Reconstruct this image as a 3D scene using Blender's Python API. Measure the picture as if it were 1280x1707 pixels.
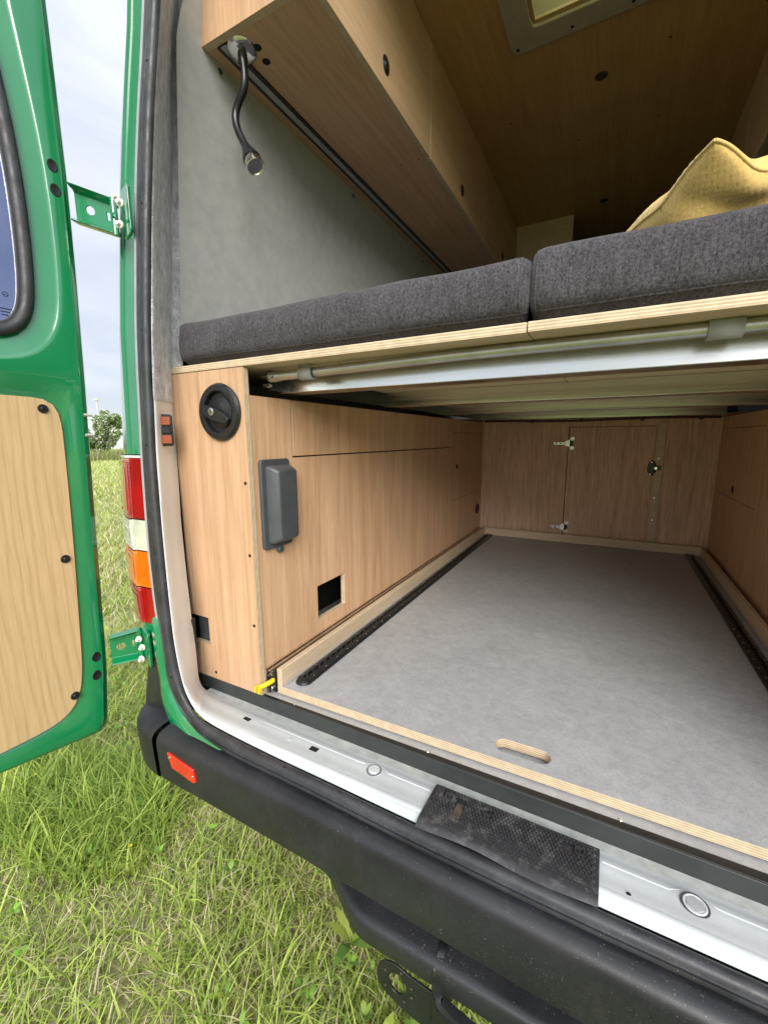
import bpy, bmesh, math, random
import numpy as np
from mathutils import Vector, Matrix, noise as mnoise
random.seed(7); rng = np.random.default_rng(7)
for o in list(bpy.data.objects): bpy.data.objects.remove(o)
SC = bpy.context.scene; COL = SC.collection
PI = math.pi; rad = math.radians

# ------------------------------------------------------------------ camera (at the origin; van runs along +Y)
cd = bpy.data.cameras.new('camera'); cam = bpy.data.objects.new('camera', cd); COL.objects.link(cam); SC.camera = cam
cd.sensor_fit = 'VERTICAL'; cd.sensor_height = 24; cd.lens = 701.25/1707*24; cd.clip_start = .02; cd.clip_end = 900
yaw, pit, rol = rad(28.18), rad(9.852), rad(.272)
f_ = Vector((-math.sin(yaw)*math.cos(pit), math.cos(yaw)*math.cos(pit), -math.sin(pit)))
r_ = Vector((math.cos(yaw), math.sin(yaw), 0)); d_ = f_.cross(r_)
r2 = r_*math.cos(rol)+d_*math.sin(rol); d2 = -r_*math.sin(rol)+d_*math.cos(rol)
cam.matrix_world = Matrix(((r2.x, -d2.x, -f_.x, 0), (r2.y, -d2.y, -f_.y, 0), (r2.z, -d2.z, -f_.z, 0), (0, 0, 0, 1)))
SC.render.resolution_x = 767; SC.render.resolution_y = 1024

# ------------------------------------------------------------------ sky, sun, exposure
SUN_EL, SUN_AZ = rad(30), rad(150)      # azimuth clockwise from +Y
W = bpy.data.worlds.new('World'); SC.world = W; W.use_nodes = True
nt = W.node_tree; N = nt.nodes; Lk = nt.links; N.clear()
out = N.new('ShaderNodeOutputWorld'); bg = N.new('ShaderNodeBackground'); bg.inputs[1].default_value = 1
sky = N.new('ShaderNodeTexSky'); sky.sky_type = 'NISHITA'; sky.sun_disc = False; sky.sun_elevation = SUN_EL; sky.sun_rotation = SUN_AZ
sks = N.new('ShaderNodeVectorMath'); sks.operation = 'SCALE'; sks.inputs[3].default_value = .14
Lk.new(sky.outputs[0], sks.inputs[0])
tc = N.new('ShaderNodeTexCoord'); mp = N.new('ShaderNodeMapping'); mp.inputs['Scale'].default_value = (1, 1, 2.6)
Lk.new(tc.outputs['Generated'], mp.inputs[0])
nz = N.new('ShaderNodeTexNoise'); nz.inputs['Scale'].default_value = 2.6; nz.inputs['Detail'].default_value = 8; nz.inputs['Roughness'].default_value = .55; nz.inputs['Distortion'].default_value = .4
Lk.new(mp.outputs[0], nz.inputs[0])
cr = N.new('ShaderNodeValToRGB'); cr.color_ramp.elements[0].position = .36; cr.color_ramp.elements[0].color = (.66, .71, .82, 1)
cr.color_ramp.elements[1].position = .62; cr.color_ramp.elements[1].color = (.90, .93, 1.0, 1)
Lk.new(nz.outputs[0], cr.inputs[0])
sx = N.new('ShaderNodeSeparateXYZ'); Lk.new(tc.outputs['Generated'], sx.inputs[0])
gr = N.new('ShaderNodeMapRange'); gr.inputs['From Min'].default_value = 0; gr.inputs['From Max'].default_value = 1; gr.inputs['To Min'].default_value = .72; gr.inputs['To Max'].default_value = 2.0
pw = N.new('ShaderNodeMath'); pw.operation = 'POWER'; pw.inputs[1].default_value = 4.2; pw.use_clamp = True
ab_ = N.new('ShaderNodeMath'); ab_.operation = 'ABSOLUTE'; Lk.new(sx.outputs[2], ab_.inputs[0]); Lk.new(ab_.outputs[0], pw.inputs[0]); Lk.new(pw.outputs[0], gr.inputs[0])
cl = N.new('ShaderNodeVectorMath'); cl.operation = 'SCALE'; Lk.new(cr.outputs[0], cl.inputs[0]); Lk.new(gr.outputs[0], cl.inputs[3])
mx = N.new('ShaderNodeMix'); mx.data_type = 'RGBA'; mx.inputs[0].default_value = .88
Lk.new(sks.outputs[0], mx.inputs[6]); Lk.new(cl.outputs[0], mx.inputs[7])
Lk.new(mx.outputs[2], bg.inputs[0]); Lk.new(bg.outputs[0], out.inputs[0])
sd = bpy.data.lights.new('sun', 'SUN'); sd.energy = 3.3; sd.angle = rad(40); sd.color = (1, .96, .9)
so = bpy.data.objects.new('sun', sd); COL.objects.link(so)
sdir = Vector((math.sin(SUN_AZ)*math.cos(SUN_EL), math.cos(SUN_AZ)*math.cos(SUN_EL), math.sin(SUN_EL)))
so.rotation_euler = (-sdir).to_track_quat('-Z', 'Y').to_euler(); so.location = sdir*30
vs = SC.view_settings; vs.view_transform = 'Standard'; vs.look = 'None'; vs.exposure = .56; vs.gamma = 1; vs.use_curve_mapping = False

# ------------------------------------------------------------------ materials
def nmat(name):
    m = bpy.data.materials.new(name); m.use_nodes = True
    b = m.node_tree.nodes['Principled BSDF']; return m, m.node_tree.nodes, m.node_tree.links, b
def setb(b, col=None, rough=.5, metal=0, spec=.5, coat=0, sheen=0, trans=0, ior=None):
    if col: b.inputs['Base Color'].default_value = (*col, 1)
    b.inputs['Roughness'].default_value = rough; b.inputs['Metallic'].default_value = metal
    b.inputs['Specular IOR Level'].default_value = spec; b.inputs['Coat Weight'].default_value = coat; b.inputs['Coat Roughness'].default_value = .04
    b.inputs['Sheen Weight'].default_value = sheen; b.inputs['Transmission Weight'].default_value = trans
    if ior: b.inputs['IOR'].default_value = ior
def coords(N, L, scale=(1, 1, 1), rot=(0, 0, 0)):
    t = N.new('ShaderNodeTexCoord'); m = N.new('ShaderNodeMapping'); m.inputs['Scale'].default_value = scale; m.inputs['Rotation'].default_value = rot
    L.new(t.outputs['Object'], m.inputs[0]); return m.outputs[0]
def noise(N, L, vec, sc, det=4, rough=.5, dist=0):
    n = N.new('ShaderNodeTexNoise'); n.inputs['Scale'].default_value = sc; n.inputs['Detail'].default_value = det
    n.inputs['Roughness'].default_value = rough; n.inputs['Distortion'].default_value = dist; L.new(vec, n.inputs[0]); return n.outputs[0]
def ramp(N, L, fac, stops):
    r = N.new('ShaderNodeValToRGB'); e = r.color_ramp.elements
    while len(e) < len(stops): e.new(.5)
    for k, (p, c) in enumerate(stops): e[k].position = p; e[k].color = (*c, 1)
    L.new(fac, r.inputs[0]); return r.outputs[0]
def mixc(N, L, f, a, b, mode='MIX'):
    m = N.new('ShaderNodeMix'); m.data_type = 'RGBA'; m.blend_type = mode
    for i, v in ((0, f), (6, a), (7, b)):
        if hasattr(v, 'links'): L.new(v, m.inputs[i])
        elif i == 0: m.inputs[0].default_value = v
        else: m.inputs[i].default_value = (*v, 1)
    return m.outputs[2]
def bump(N, L, b, h, st, d=.001):
    n = N.new('ShaderNodeBump'); n.inputs['Strength'].default_value = st; n.inputs['Distance'].default_value = d
    L.new(h, n.inputs['Height']); L.new(n.outputs[0], b.inputs['Normal'])
def mottle(name, c1, c2, sc=8, rough=.5, rough2=None, metal=0, coat=0, sheen=0, spec=.5, bs=0, bsc=300, bd=.001, stretch=(1, 1, 1), det=5, lo=.35, hi=.65, speck=None, spk=.70):
    return mottle_(name, c1, c2, sc, rough, rough2, metal, coat, sheen, spec, bs, bsc, bd, stretch, det, lo, hi, speck, spk)
def mottle_(name, c1, c2, sc=8, rough=.5, rough2=None, metal=0, coat=0, sheen=0, spec=.5, bs=0, bsc=300, bd=.001, stretch=(1, 1, 1), det=5, lo=.35, hi=.65, speck=None, spk=.70):
    m, N, L, b = nmat(name); setb(b, None, rough, metal, spec, coat, sheen)
    v = coords(N, L, stretch); n = noise(N, L, v, sc, det, .6)
    c_ = ramp(N, L, n, ((lo, c1), (hi, c2)))
    if speck:   # dust, chips and dried splashes with a patchy distribution
        a_ = noise(N, L, coords(N, L), 380, 2, .5); p_ = noise(N, L, coords(N, L), 9, 4, .7)
        m1 = N.new('ShaderNodeMath'); m1.operation = 'MULTIPLY_ADD'; m1.inputs[1].default_value = .28; L.new(p_, m1.inputs[0]); L.new(a_, m1.inputs[2])
        r_ = ramp(N, L, m1.outputs[0], ((spk+.135, (0, 0, 0)), (spk+.17, (.7, .7, .7))))
        sm = ramp(N, L, noise(N, L, coords(N, L, (1, 1, .35)), 16, 8, .8), ((.52, (0, 0, 0)), (.80, (.28, .28, .28))))
        c_ = mixc(N, L, r_, c_, speck); c_ = mixc(N, L, ramp(N, L, sm, ((0, (0, 0, 0)), (1, (.45, .45, .45)))), c_, speck)
    L.new(c_, b.inputs['Base Color'])
    if rough2 is not None:
        q = N.new('ShaderNodeMapRange'); q.inputs['From Min'].default_value = .35; q.inputs['From Max'].default_value = .65
        q.inputs['To Min'].default_value = rough; q.inputs['To Max'].default_value = rough2
        L.new(noise(N, L, v, sc*3, 4), q.inputs[0]); L.new(q.outputs[0], b.inputs['Roughness'])
    if bs: bump(N, L, b, noise(N, L, coords(N, L), bsc, 3, .6), bs, bd)
    return m
def ply(name, c1, c2, T='x', grain='z', face='wood', rough=.55, fine=.87):
    """plywood: veneer on the faces across thickness axis T, glued layers on the edges"""
    m, N, L, b = nmat(name); setb(b, None, rough, 0, .35)
    ax = 'xyz'.index; sc = [1, 1, 1]; sc[ax(grain)] = .05
    v = coords(N, L, tuple(sc))
    if face == 'wood':
        big = noise(N, L, v, 13, 7, .65, 2.6); fin = noise(N, L, v, 170, 4, .7)
        base = ramp(N, L, big, ((.3, c1), (.7, c2)))
        fr = ramp(N, L, fin, ((.38, (fine,)*3), (.6, (1.04,)*3)))
        fcol = mixc(N, L, .8, base, fr, 'MULTIPLY')
        blot = ramp(N, L, noise(N, L, coords(N, L), 3, 3), ((.3, (.92, .92, .94)), (.7, (1.05, 1.03, 1))))
        fcol = mixc(N, L, 1, fcol, blot, 'MULTIPLY')
    elif face == 'birch':
        w = N.new('ShaderNodeTexWave'); w.wave_type = 'BANDS'; w.bands_direction = 'Y'; w.inputs['Scale'].default_value = 17
        w.inputs['Distortion'].default_value = 11; w.inputs['Detail'].default_value = 3; w.inputs['Detail Scale'].default_value = .7
        L.new(coords(N, L, (1, 1, .16)), w.inputs[0])
        base = ramp(N, L, w.outputs['Fac'], ((0, tuple(x*.6+y*.4 for x, y in zip(c1, c2))), (.25, c2), (1, tuple(x*1.03 for x in c2))))
        fin = noise(N, L, v, 220, 3, .6)
        fcol = mixc(N, L, .7, base, ramp(N, L, fin, ((.35, (.86,)*3), (.6, (1.03,)*3))), 'MULTIPLY')
    else:   # printed grey sheet flooring
        a = noise(N, L, coords(N, L, (1, 1.12, 1), (0, 0, .35)), 34, 12, .78, .5); bb = noise(N, L, coords(N, L, (1, 1.1, 1)), 4.2, 4, .6)
        g = ramp(N, L, a, ((.32, c1), (.66, c2)))
        g = mixc(N, L, 1, g, ramp(N, L, noise(N, L, coords(N, L), 240, 3, .7), ((.36, (.84,)*3), (.5, (1, 1, 1)))), 'MULTIPLY')
        fcol = mixc(N, L, 1, g, ramp(N, L, bb, ((.3, (.93, .93, .94)), (.7, (1.06, 1.055, 1.05)))), 'MULTIPLY')
    # layered edge
    t = N.new('ShaderNodeTexCoord'); s = N.new('ShaderNodeSeparateXYZ'); L.new(t.outputs['Object'], s.inputs[0])
    mm = N.new('ShaderNodeMath'); mm.operation = 'MULTIPLY'; mm.inputs[1].default_value = 2*PI/.0044; L.new(s.outputs[ax(T)], mm.inputs[0])
    sn = N.new('ShaderNodeMath'); sn.operation = 'SINE'; L.new(mm.outputs[0], sn.inputs[0])
    ecol = ramp(N, L, sn.outputs[0], ((.0, (.47, .35, .22)), (.35, (.62, .49, .33)), (1, (.70, .58, .42))))
    ecol = mixc(N, L, .6, ecol, ramp(N, L, noise(N, L, coords(N, L), 60, 4), ((.35, (.78,)*3), (.65, (1.05,)*3))), 'MULTIPLY')
    g = N.new('ShaderNodeNewGeometry'); s2 = N.new('ShaderNodeSeparateXYZ'); L.new(g.outputs['True Normal'], s2.inputs[0])
    ab = N.new('ShaderNodeMath'); ab.operation = 'ABSOLUTE'; L.new(s2.outputs[ax(T)], ab.inputs[0])
    gt = N.new('ShaderNodeMath'); gt.operation = 'GREATER_THAN'; gt.inputs[1].default_value = .6; L.new(ab.outputs[0], gt.inputs[0])
    L.new(mixc(N, L, gt.outputs[0], ecol, fcol), b.inputs['Base Color'])
    bump(N, L, b, noise(N, L, v, 260, 2), .12 if face != 'lino' else .05, .0006)
    return m
OK1, OK2 = (.43, .26, .145), (.62, .405, .25)
M = {}
M['ply_front'] = ply('okoume_ply_y', OK1, OK2, 'y'); M['ply_side'] = ply('okoume_ply_x', (.50, .30, .165), (.70, .46, .285), 'x')
M['ply_back'] = ply('okoume_ply_back', (.62, .39, .245), (.80, .55, .37), 'y', fine=.68)
M['ply_flat'] = ply('okoume_ply_z', (.50, .31, .18), (.62, .40, .25), 'z', 'y')
M['fascia'] = ply('fascia_ply_x', (.54, .36, .20), (.68, .47, .29), 'x', 'y')
M['ceiling'] = ply('ceiling_ply_z', (.46, .285, .10), (.56, .36, .14), 'z', 'y')
M['birch_x'] = ply('birch_ply_x', (.56, .43, .28), (.66, .53, .37), 'x', 'y', rough=.4, fine=.9)
M['birch_y'] = ply('birch_ply_y', (.56, .43, .28), (.66, .53, .37), 'y', 'x', rough=.4, fine=.9)
M['birch_z'] = ply('birch_ply_z', (.50, .40, .25), (.66, .55, .38), 'z', 'x', rough=.5, fine=.8)
M['door_ply'] = ply('birch_door_ply', (.47, .325, .165), (.57, .40, .215), 'x', 'z', face='birch', rough=.5)
M['tray'] = ply('laminated_tray', (.30, .307, .312), (.425, .43, .435), 'z', face='lino', rough=.42)
M['lino'] = ply('floor_sheet', (.32, .315, .31), (.41, .405, .395), 'z', face='lino', rough=.45)
def paint(name, col, col2):
    m, N, L, b = nmat(name); setb(b, col, .22, 0, .5, 1); b.inputs['Coat IOR'].default_value = 1.75
    n = noise(N, L, coords(N, L), 5, 6, .65)
    L.new(ramp(N, L, n, ((.35, col), (.7, col2))), b.inputs['Base Color'])
    q = N.new('ShaderNodeMapRange'); q.inputs['To Min'].default_value = .03; q.inputs['To Max'].default_value = .12
    L.new(noise(N, L, coords(N, L), 14, 5), q.inputs[0]); L.new(q.outputs[0], b.inputs['Coat Roughness'])
    bump(N, L, b, noise(N, L, coords(N, L), 9, 2), .08, .004); return m
M['green'] = paint('green_paint', (.001, .185, .062), (.002, .21, .072))
M['white'] = mottle('white_paint', (.46, .51, .50), (.56, .60, .59), 6, .25, .45, coat=.25, bs=.1, bsc=40, bd=.002)
M['jamb'] = mottle('white_paint_sill_dimmed', (.50, .54, .55), (.58, .62, .63), 9, .38, .55, coat=.05, bs=.15, bsc=30, bd=.002, speck=(.30, .27, .22), spk=.71)  # jamb's white darkened to offset skylight on the sill; specks are dirt
M['pillar'] = mottle('white_paint_jamb_lifted', (.68, .71, .72), (.76, .785, .79), 9, .35, .5, coat=.2, bs=.15, bsc=30, bd=.002)  # same white as the sill, lightened to offset warm shade on the jamb
M['seam'] = mottle('seam_sealer', (.30, .32, .30), (.42, .44, .42), 40, .5)
M['plastic'] = mottle('black_plastic', (.010, .0105, .013), (.022, .023, .027), 4, .36, .56, spec=.45, bs=.35, bsc=700, bd=.0006, speck=(.16, .15, .13), spk=.70)
M['plastic_scuff'] = mottle('scuffed_black_plastic', (.03, .03, .033), (.12, .12, .115), 60, .4, .6, bs=.3, bsc=500, bd=.0006, lo=.5, hi=.8)
M['black'] = mottle('matt_black', (.006, .006, .007), (.012, .012, .013), 10, .45)
M['black_gloss'] = mottle('satin_black', (.008, .009, .010), (.014, .015, .017), 30, .25, .4)
M['strip'] = mottle('black_strip', (.026, .030, .030), (.036, .041, .041), 12, .4, .55)
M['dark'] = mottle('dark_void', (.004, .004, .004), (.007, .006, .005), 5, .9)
M['rubber'] = mottle('rubber_seal', (.018, .019, .022), (.042, .044, .05), 16, .38, .6, bs=.2, bsc=260, bd=.0006, speck=(.15, .135, .11), spk=.68)
M['grey_plastic'] = mottle('dark_grey_plastic', (.055, .060, .066), (.068, .074, .08), 20, .42, bs=.2, bsc=1200, bd=.0003)
M['felt'] = mottle('grey_felt', (.33, .345, .37), (.70, .72, .76), 55, .95, sheen=.5, bs=.9, bsc=300, bd=.004, stretch=(1, 1, .7), det=8, lo=.34, hi=.66)
M['lining'] = mottle('grey_lining', (.315, .322, .312), (.375, .38, .368), 30, .95, sheen=.35, bs=.5, bsc=600, bd=.0015, det=10, lo=.34, hi=.66)
M['alu'] = mottle('anodised_aluminium', (.70, .71, .70), (.80, .81, .80), 14, .14, .26, metal=1, stretch=(.04, 1, 3), bs=.15, bsc=300, bd=.0003)
M['alu_matt'] = mottle('satin_aluminium', (.50, .51, .51), (.60, .61, .61), 30, .36, metal=1)
M['clip'] = mottle('grey_clip', (.30, .31, .32), (.36, .37, .38), 30, .45)
M['chrome'] = mottle('chrome', (.72, .71, .68), (.82, .81, .79), 8, .09, .16, metal=1)
M['zinc'] = mottle('zinc_steel', (.55, .54, .50), (.72, .71, .66), 60, .22, .4, metal=1)
M['bolt'] = mottle('painted_bolt', (.62, .60, .52), (.78, .76, .68), 60, .35, .5)
M['rust'] = mottle('rusty_steel', (.035, .026, .018), (.13, .10, .07), 50, .6, .8, metal=.4)
M['yellow_plastic'] = mottle('yellow_plastic', (.78, .52, .01), (.85, .60, .02), 20, .35)
M['cable'] = mottle('dark_red_cable', (.05, .008, .010), (.08, .012, .014), 30, .4)
M['hatch'] = mottle('hatch_frame', (.36, .31, .22), (.42, .36, .26), 20, .5)
def lens(name, col, em=0):
    m, N, L, b = nmat(name); setb(b, col, .12, 0, .6, .8)
    L.new(ramp(N, L, noise(N, L, coords(N, L, (1, 1, 1)), 14, 3), ((.35, tuple(x*.72 for x in col)), (.65, col))), b.inputs['Base Color'])
    w = N.new('ShaderNodeTexWave'); w.bands_direction = 'Z'; w.inputs['Scale'].default_value = 60; L.new(coords(N, L), w.inputs[0])
    bump(N, L, b, w.outputs['Fac'], .25, .001)
    b.inputs['Subsurface Weight'].default_value = .25; b.inputs['Subsurface Radius'].default_value = (.02, .006, .003); b.inputs['Subsurface Scale'].default_value = .6
    return m
M['red'] = lens('red_lens', (.38, .004, .006)); M['orange'] = lens('orange_lens', (.90, .20, .005)); M['clear'] = lens('clear_lens', (.72, .73, .58))
M['amber'] = lens('amber_lens', (.34, .07, .018)); M['reflector'] = lens('red_reflector', (.80, .022, .012))
def glassm():
    m, N, L, b = nmat('tinted_glass'); setb(b, (.16, .20, .32), .03, 0, .6, .5); b.inputs['Alpha'].default_value = 1
    tr = N.new('ShaderNodeBsdfTransparent'); tr.inputs[0].default_value = (.52, .57, .74, 1); ms = N.new('ShaderNodeMixShader'); ms.inputs[0].default_value = .30
    L.new(tr.outputs[0], ms.inputs[1]); L.new(b.outputs[0], ms.inputs[2]); L.new(ms.outputs[0], N['Material Output'].inputs[0]); return m
M['glass'] = glassm()
def hatchlens():
    m, N, L, b = nmat('hatch_lens'); setb(b, (.80, .84, .60), .4)
    tr = N.new('ShaderNodeBsdfTranslucent'); tr.inputs[0].default_value = (.92, .95, .66, 1); ms = N.new('ShaderNodeMixShader'); ms.inputs[0].default_value = .15
    L.new(tr.outputs[0], ms.inputs[1]); L.new(b.outputs[0], ms.inputs[2]); L.new(ms.outputs[0], N['Material Output'].inputs[0]); return m
M['hatch_lens'] = hatchlens()
def fabric():
    m, N, L, b = nmat('charcoal_fabric'); setb(b, None, .92, 0, .15, 0, .15)
    a = noise(N, L, coords(N, L, (1, 1, .14)), 250, 4, .85); c = noise(N, L, coords(N, L), 260, 3, .9); d = noise(N, L, coords(N, L), 14, 4)
    st = ramp(N, L, a, ((.34, (.010, .0095, .012)), (.68, (.10, .094, .103))))
    sp = ramp(N, L, c, ((.38, (.010, .0095, .012)), (.70, (.15, .14, .152))))
    col = mixc(N, L, .5, st, sp); col = mixc(N, L, 1, col, ramp(N, L, d, ((.3, (.85, .83, .85)), (.7, (1.15, 1.15, 1.15)))), 'MULTIPLY')
    L.new(col, b.inputs['Base Color']); bump(N, L, b, c, .7, .0015); return m
M['fabric'] = fabric()
def knit():
    m, N, L, b = nmat('mustard_knit'); setb(b, None, .9, 0, .2, 0, .3)
    n = noise(N, L, coords(N, L), 260, 4, .7)
    L.new(ramp(N, L, n, ((.3, (.58, .39, .11)), (.7, (.80, .58, .22)))), b.inputs['Base Color']); bump(N, L, b, n, .4, .001); return m
M['knit'] = knit()
M['building'] = mottle('pale_sheet_cladding', (.62, .66, .70), (.70, .73, .77), 1, .5)
M['mast'] = mottle('mast_steel', (.45, .46, .48), (.52, .53, .55), 3, .5)
M['bark'] = mottle('bark', (.07, .055, .04), (.13, .10, .075), 20, .9)
def vcol(name, rough, trans):
    m, N, L, b = nmat(name); setb(b, None, rough, 0, .35)
    a = N.new('ShaderNodeAttribute'); a.attribute_name = 'tint'; L.new(a.outputs['Color'], b.inputs['Base Color'])
    t = N.new('ShaderNodeBsdfTranslucent'); L.new(a.outputs['Color'], t.inputs[0]); ms = N.new('ShaderNodeMixShader'); ms.inputs[0].default_value = trans
    L.new(b.outputs[0], ms.inputs[1]); L.new(t.outputs[0], ms.inputs[2]); L.new(ms.outputs[0], N['Material Output'].inputs[0]); return m
M['blade'] = vcol('grass_blade', .5, .38); M['leaf'] = vcol('leaf', .45, .35)
def groundm():
    m, N, L, b = nmat('meadow_soil'); setb(b, None, .95, 0, .1)
    a = noise(N, L, coords(N, L), 3, 8, .7); c = noise(N, L, coords(N, L), 60, 5, .7)
    near = ramp(N, L, c, ((.3, (.10, .11, .04)), (.5, (.24, .23, .10)), (.7, (.40, .34, .21))))
    far = ramp(N, L, a, ((.3, (.27, .34, .075)), (.7, (.38, .44, .12))))
    t = N.new('ShaderNodeTexCoord'); ln = N.new('ShaderNodeVectorMath'); ln.operation = 'LENGTH'; L.new(t.outputs['Object'], ln.inputs[0])
    mr = N.new('ShaderNodeMapRange'); mr.inputs['From Min'].default_value = 8; mr.inputs['From Max'].default_value = 22; L.new(ln.outputs['Value'], mr.inputs[0])
    L.new(mixc(N, L, mr.outputs[0], near, far), b.inputs['Base Color']); bump(N, L, b, c, .6, .02); return m
M['ground'] = groundm()

# ------------------------------------------------------------------ mesh helpers
ORG = {}
def empty(name, loc, parent=None):
    o = bpy.data.objects.new(name, None); COL.objects.link(o); o.empty_display_size = .05; o.location = loc; ORG[o.name] = Vector(loc); return o
def tag(o, label=None, cat=None, group=None, kind=None):
    for k, v in (('label', label), ('category', cat), ('group', group), ('kind', kind)):
        if v: o[k] = v
    return o
def org(p): return ORG.get(p.name, Vector((0, 0, 0))) if p else Vector((0, 0, 0))
class MB:
    def __init__(s): s.v = []; s.f = []
    def add(s, vs, fs):
        n = len(s.v); s.v += [tuple(p) for p in vs]; s.f += [tuple(i+n for i in f) for f in fs]; return s
    def box(s, x0, x1, y0, y1, z0, z1):
        return s.add([(x0, y0, z0), (x1, y0, z0), (x1, y1, z0), (x0, y1, z0), (x0, y0, z1), (x1, y0, z1), (x1, y1, z1), (x0, y1, z1)],
                     [(0, 3, 2, 1), (4, 5, 6, 7), (0, 1, 5, 4), (1, 2, 6, 5), (2, 3, 7, 6), (3, 0, 4, 7)])
    def loft(s, rings, closed=False, cap=False):
        n = len(rings[0]); base = len(s.v)
        for r in rings: s.v += [tuple(p) for p in r]
        for i in range(len(rings)-1):
            for j in range(n if closed else n-1):
                k = (j+1) % n; s.f.append((base+i*n+j, base+i*n+k, base+(i+1)*n+k, base+(i+1)*n+j))
        if cap: s.f.append(tuple(base+j for j in range(n))[::-1]); s.f.append(tuple(base+(len(rings)-1)*n+j for j in range(n)))
        return s
    def tube(s, path, r, n=10, cap=True):
        P = [Vector(p) for p in path]; rr = r if hasattr(r, '__len__') else [r]*len(P); rings = []; up = None
        for i, p in enumerate(P):
            t = (P[min(i+1, len(P)-1)]-P[max(i-1, 0)]).normalized()
            if up is None: up = Vector((0, 0, 1)) if abs(t.z) < .9 else Vector((1, 0, 0))
            a = t.cross(up).normalized(); b = a.cross(t).normalized(); up = b
            rings.append([p+(a*math.cos(2*PI*k/n)+b*math.sin(2*PI*k/n))*rr[i] for k in range(n)])
        return s.loft(rings, True, cap)
    def lathe(s, prof, c, axis, n=32, cap=True, sq=(1, 1)):
        """prof: (radius, distance along axis)"""
        ax = Vector(axis).normalized(); u = Vector((0, 0, 1)) if abs(ax.z) < .9 else Vector((1, 0, 0))
        a = ax.cross(u).normalized(); b = a.cross(ax); c = Vector(c)
        return s.loft([[c+ax*h+(a*math.cos(2*PI*k/n)*sq[0]+b*math.sin(2*PI*k/n)*sq[1])*max(r, 1e-5) for k in range(n)] for r, h in prof], True, cap)
    def plate(s, poly, T, t0, t1):
        """polygon in the two other axes (in xyz order), extruded along axis T"""
        i = 'xyz'.index(T); mk = lambda p, t: tuple([t, p[0], p[1]] if i == 0 else [p[0], t, p[1]] if i == 1 else [p[0], p[1], t])
        n = len(poly); return s.add([mk(p, t0) for p in poly]+[mk(p, t1) for p in poly],
            [tuple(range(n))[::-1], tuple(range(n, 2*n))]+[(k, (k+1) % n, n+(k+1) % n, n+k) for k in range(n)])
    def ring(s, outer, inner, T, t0, t1):
        i = 'xyz'.index(T); mk = lambda p, t: tuple([t, p[0], p[1]] if i == 0 else [p[0], t, p[1]] if i == 1 else [p[0], p[1], t])
        n = len(outer); V = [mk(p, t) for t in (t0, t1) for q in (outer, inner) for p in q]; F = []
        for k in range(n):
            j = (k+1) % n
            F += [(k, j, n+j, n+k), (2*n+k, 3*n+k, 3*n+j, 2*n+j), (k, 2*n+k, 2*n+j, j), (n+k, n+j, 3*n+j, 3*n+k)]
        return s.add(V, F)
    def holes(s, rect, holes, T, t0, t1):
        """flat board with rectangular cutouts: rect and holes are (a0,a1,b0,b1) in the two other axes"""
        A = sorted({rect[0], rect[1]} | {h[k] for h in holes for k in (0, 1) if rect[0] < h[k] < rect[1]})
        B = sorted({rect[2], rect[3]} | {h[k] for h in holes for k in (2, 3) if rect[2] < h[k] < rect[3]})
        i = 'xyz'.index(T); mk = lambda a, b, t: tuple([t, a, b] if i == 0 else [a, t, b] if i == 1 else [a, b, t])
        solid = lambda p, q: 0 <= p < len(A)-1 and 0 <= q < len(B)-1 and not any(h[0] < (A[p]+A[p+1])/2 < h[1] and h[2] < (B[q]+B[q+1])/2 < h[3] for h in holes)
        for p in range(len(A)-1):
            for q in range(len(B)-1):
                if not solid(p, q): continue
                a0, a1, b0, b1 = A[p], A[p+1], B[q], B[q+1]
                for t in (t0, t1): s.add([mk(a0, b0, t), mk(a1, b0, t), mk(a1, b1, t), mk(a0, b1, t)], [(0, 1, 2, 3)])
                for c, e0, e1 in (((p-1, q), (a0, b0), (a0, b1)), ((p+1, q), (a1, b0), (a1, b1)), ((p, q-1), (a0, b0), (a1, b0)), ((p, q+1), (a0, b1), (a1, b1))):
                    if not solid(*c): s.add([mk(*e0, t0), mk(*e1, t0), mk(*e1, t1), mk(*e0, t1)], [(0, 1, 2, 3)])
        return s
    def xf(s, fn): s.v = [tuple(fn(p)) for p in s.v]; return s
    def build(s, name, m, parent=None, at=None, smooth=None, bev=0, seg=2, label=None):
        me = bpy.data.meshes.new(name); O = org(parent); loc = Vector(at)-O if at is not None else Vector((0, 0, 0)); off = Vector((0, 0, 0)) if at is not None else O
        me.from_pydata([(p[0]-off.x, p[1]-off.y, p[2]-off.z) for p in s.v], [], s.f)
        bm = bmesh.new(); bm.from_mesh(me); bmesh.ops.remove_doubles(bm, verts=bm.verts, dist=1e-5); bmesh.ops.recalc_face_normals(bm, faces=bm.faces); bm.to_mesh(me); bm.free()
        if smooth is not None:
            me.polygons.foreach_set('use_smooth', [True]*len(me.polygons)); me.set_sharp_from_angle(angle=rad(smooth))
        o = bpy.data.objects.new(name, me); COL.objects.link(o); me.materials.append(m); o.location = loc
        if parent: o.parent = parent; ORG[o.name] = Vector(at) if at is not None else O
        if bev:
            bv = o.modifiers.new('b', 'BEVEL'); bv.width = bev; bv.segments = seg; bv.limit_method = 'ANGLE'; bv.angle_limit = rad(40); bv.harden_normals = False
            if smooth is None: me.polygons.foreach_set('use_smooth', [True]*len(me.polygons)); me.set_sharp_from_angle(angle=rad(50))
        if label: o['label'] = label
        return o
def dup(o, at, parent=None):
    c = o.copy(); COL.objects.link(c); p = parent or o.parent; c.parent = p; c.location = Vector(at)-org(p); ORG[c.name] = org(p); return c
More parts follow.
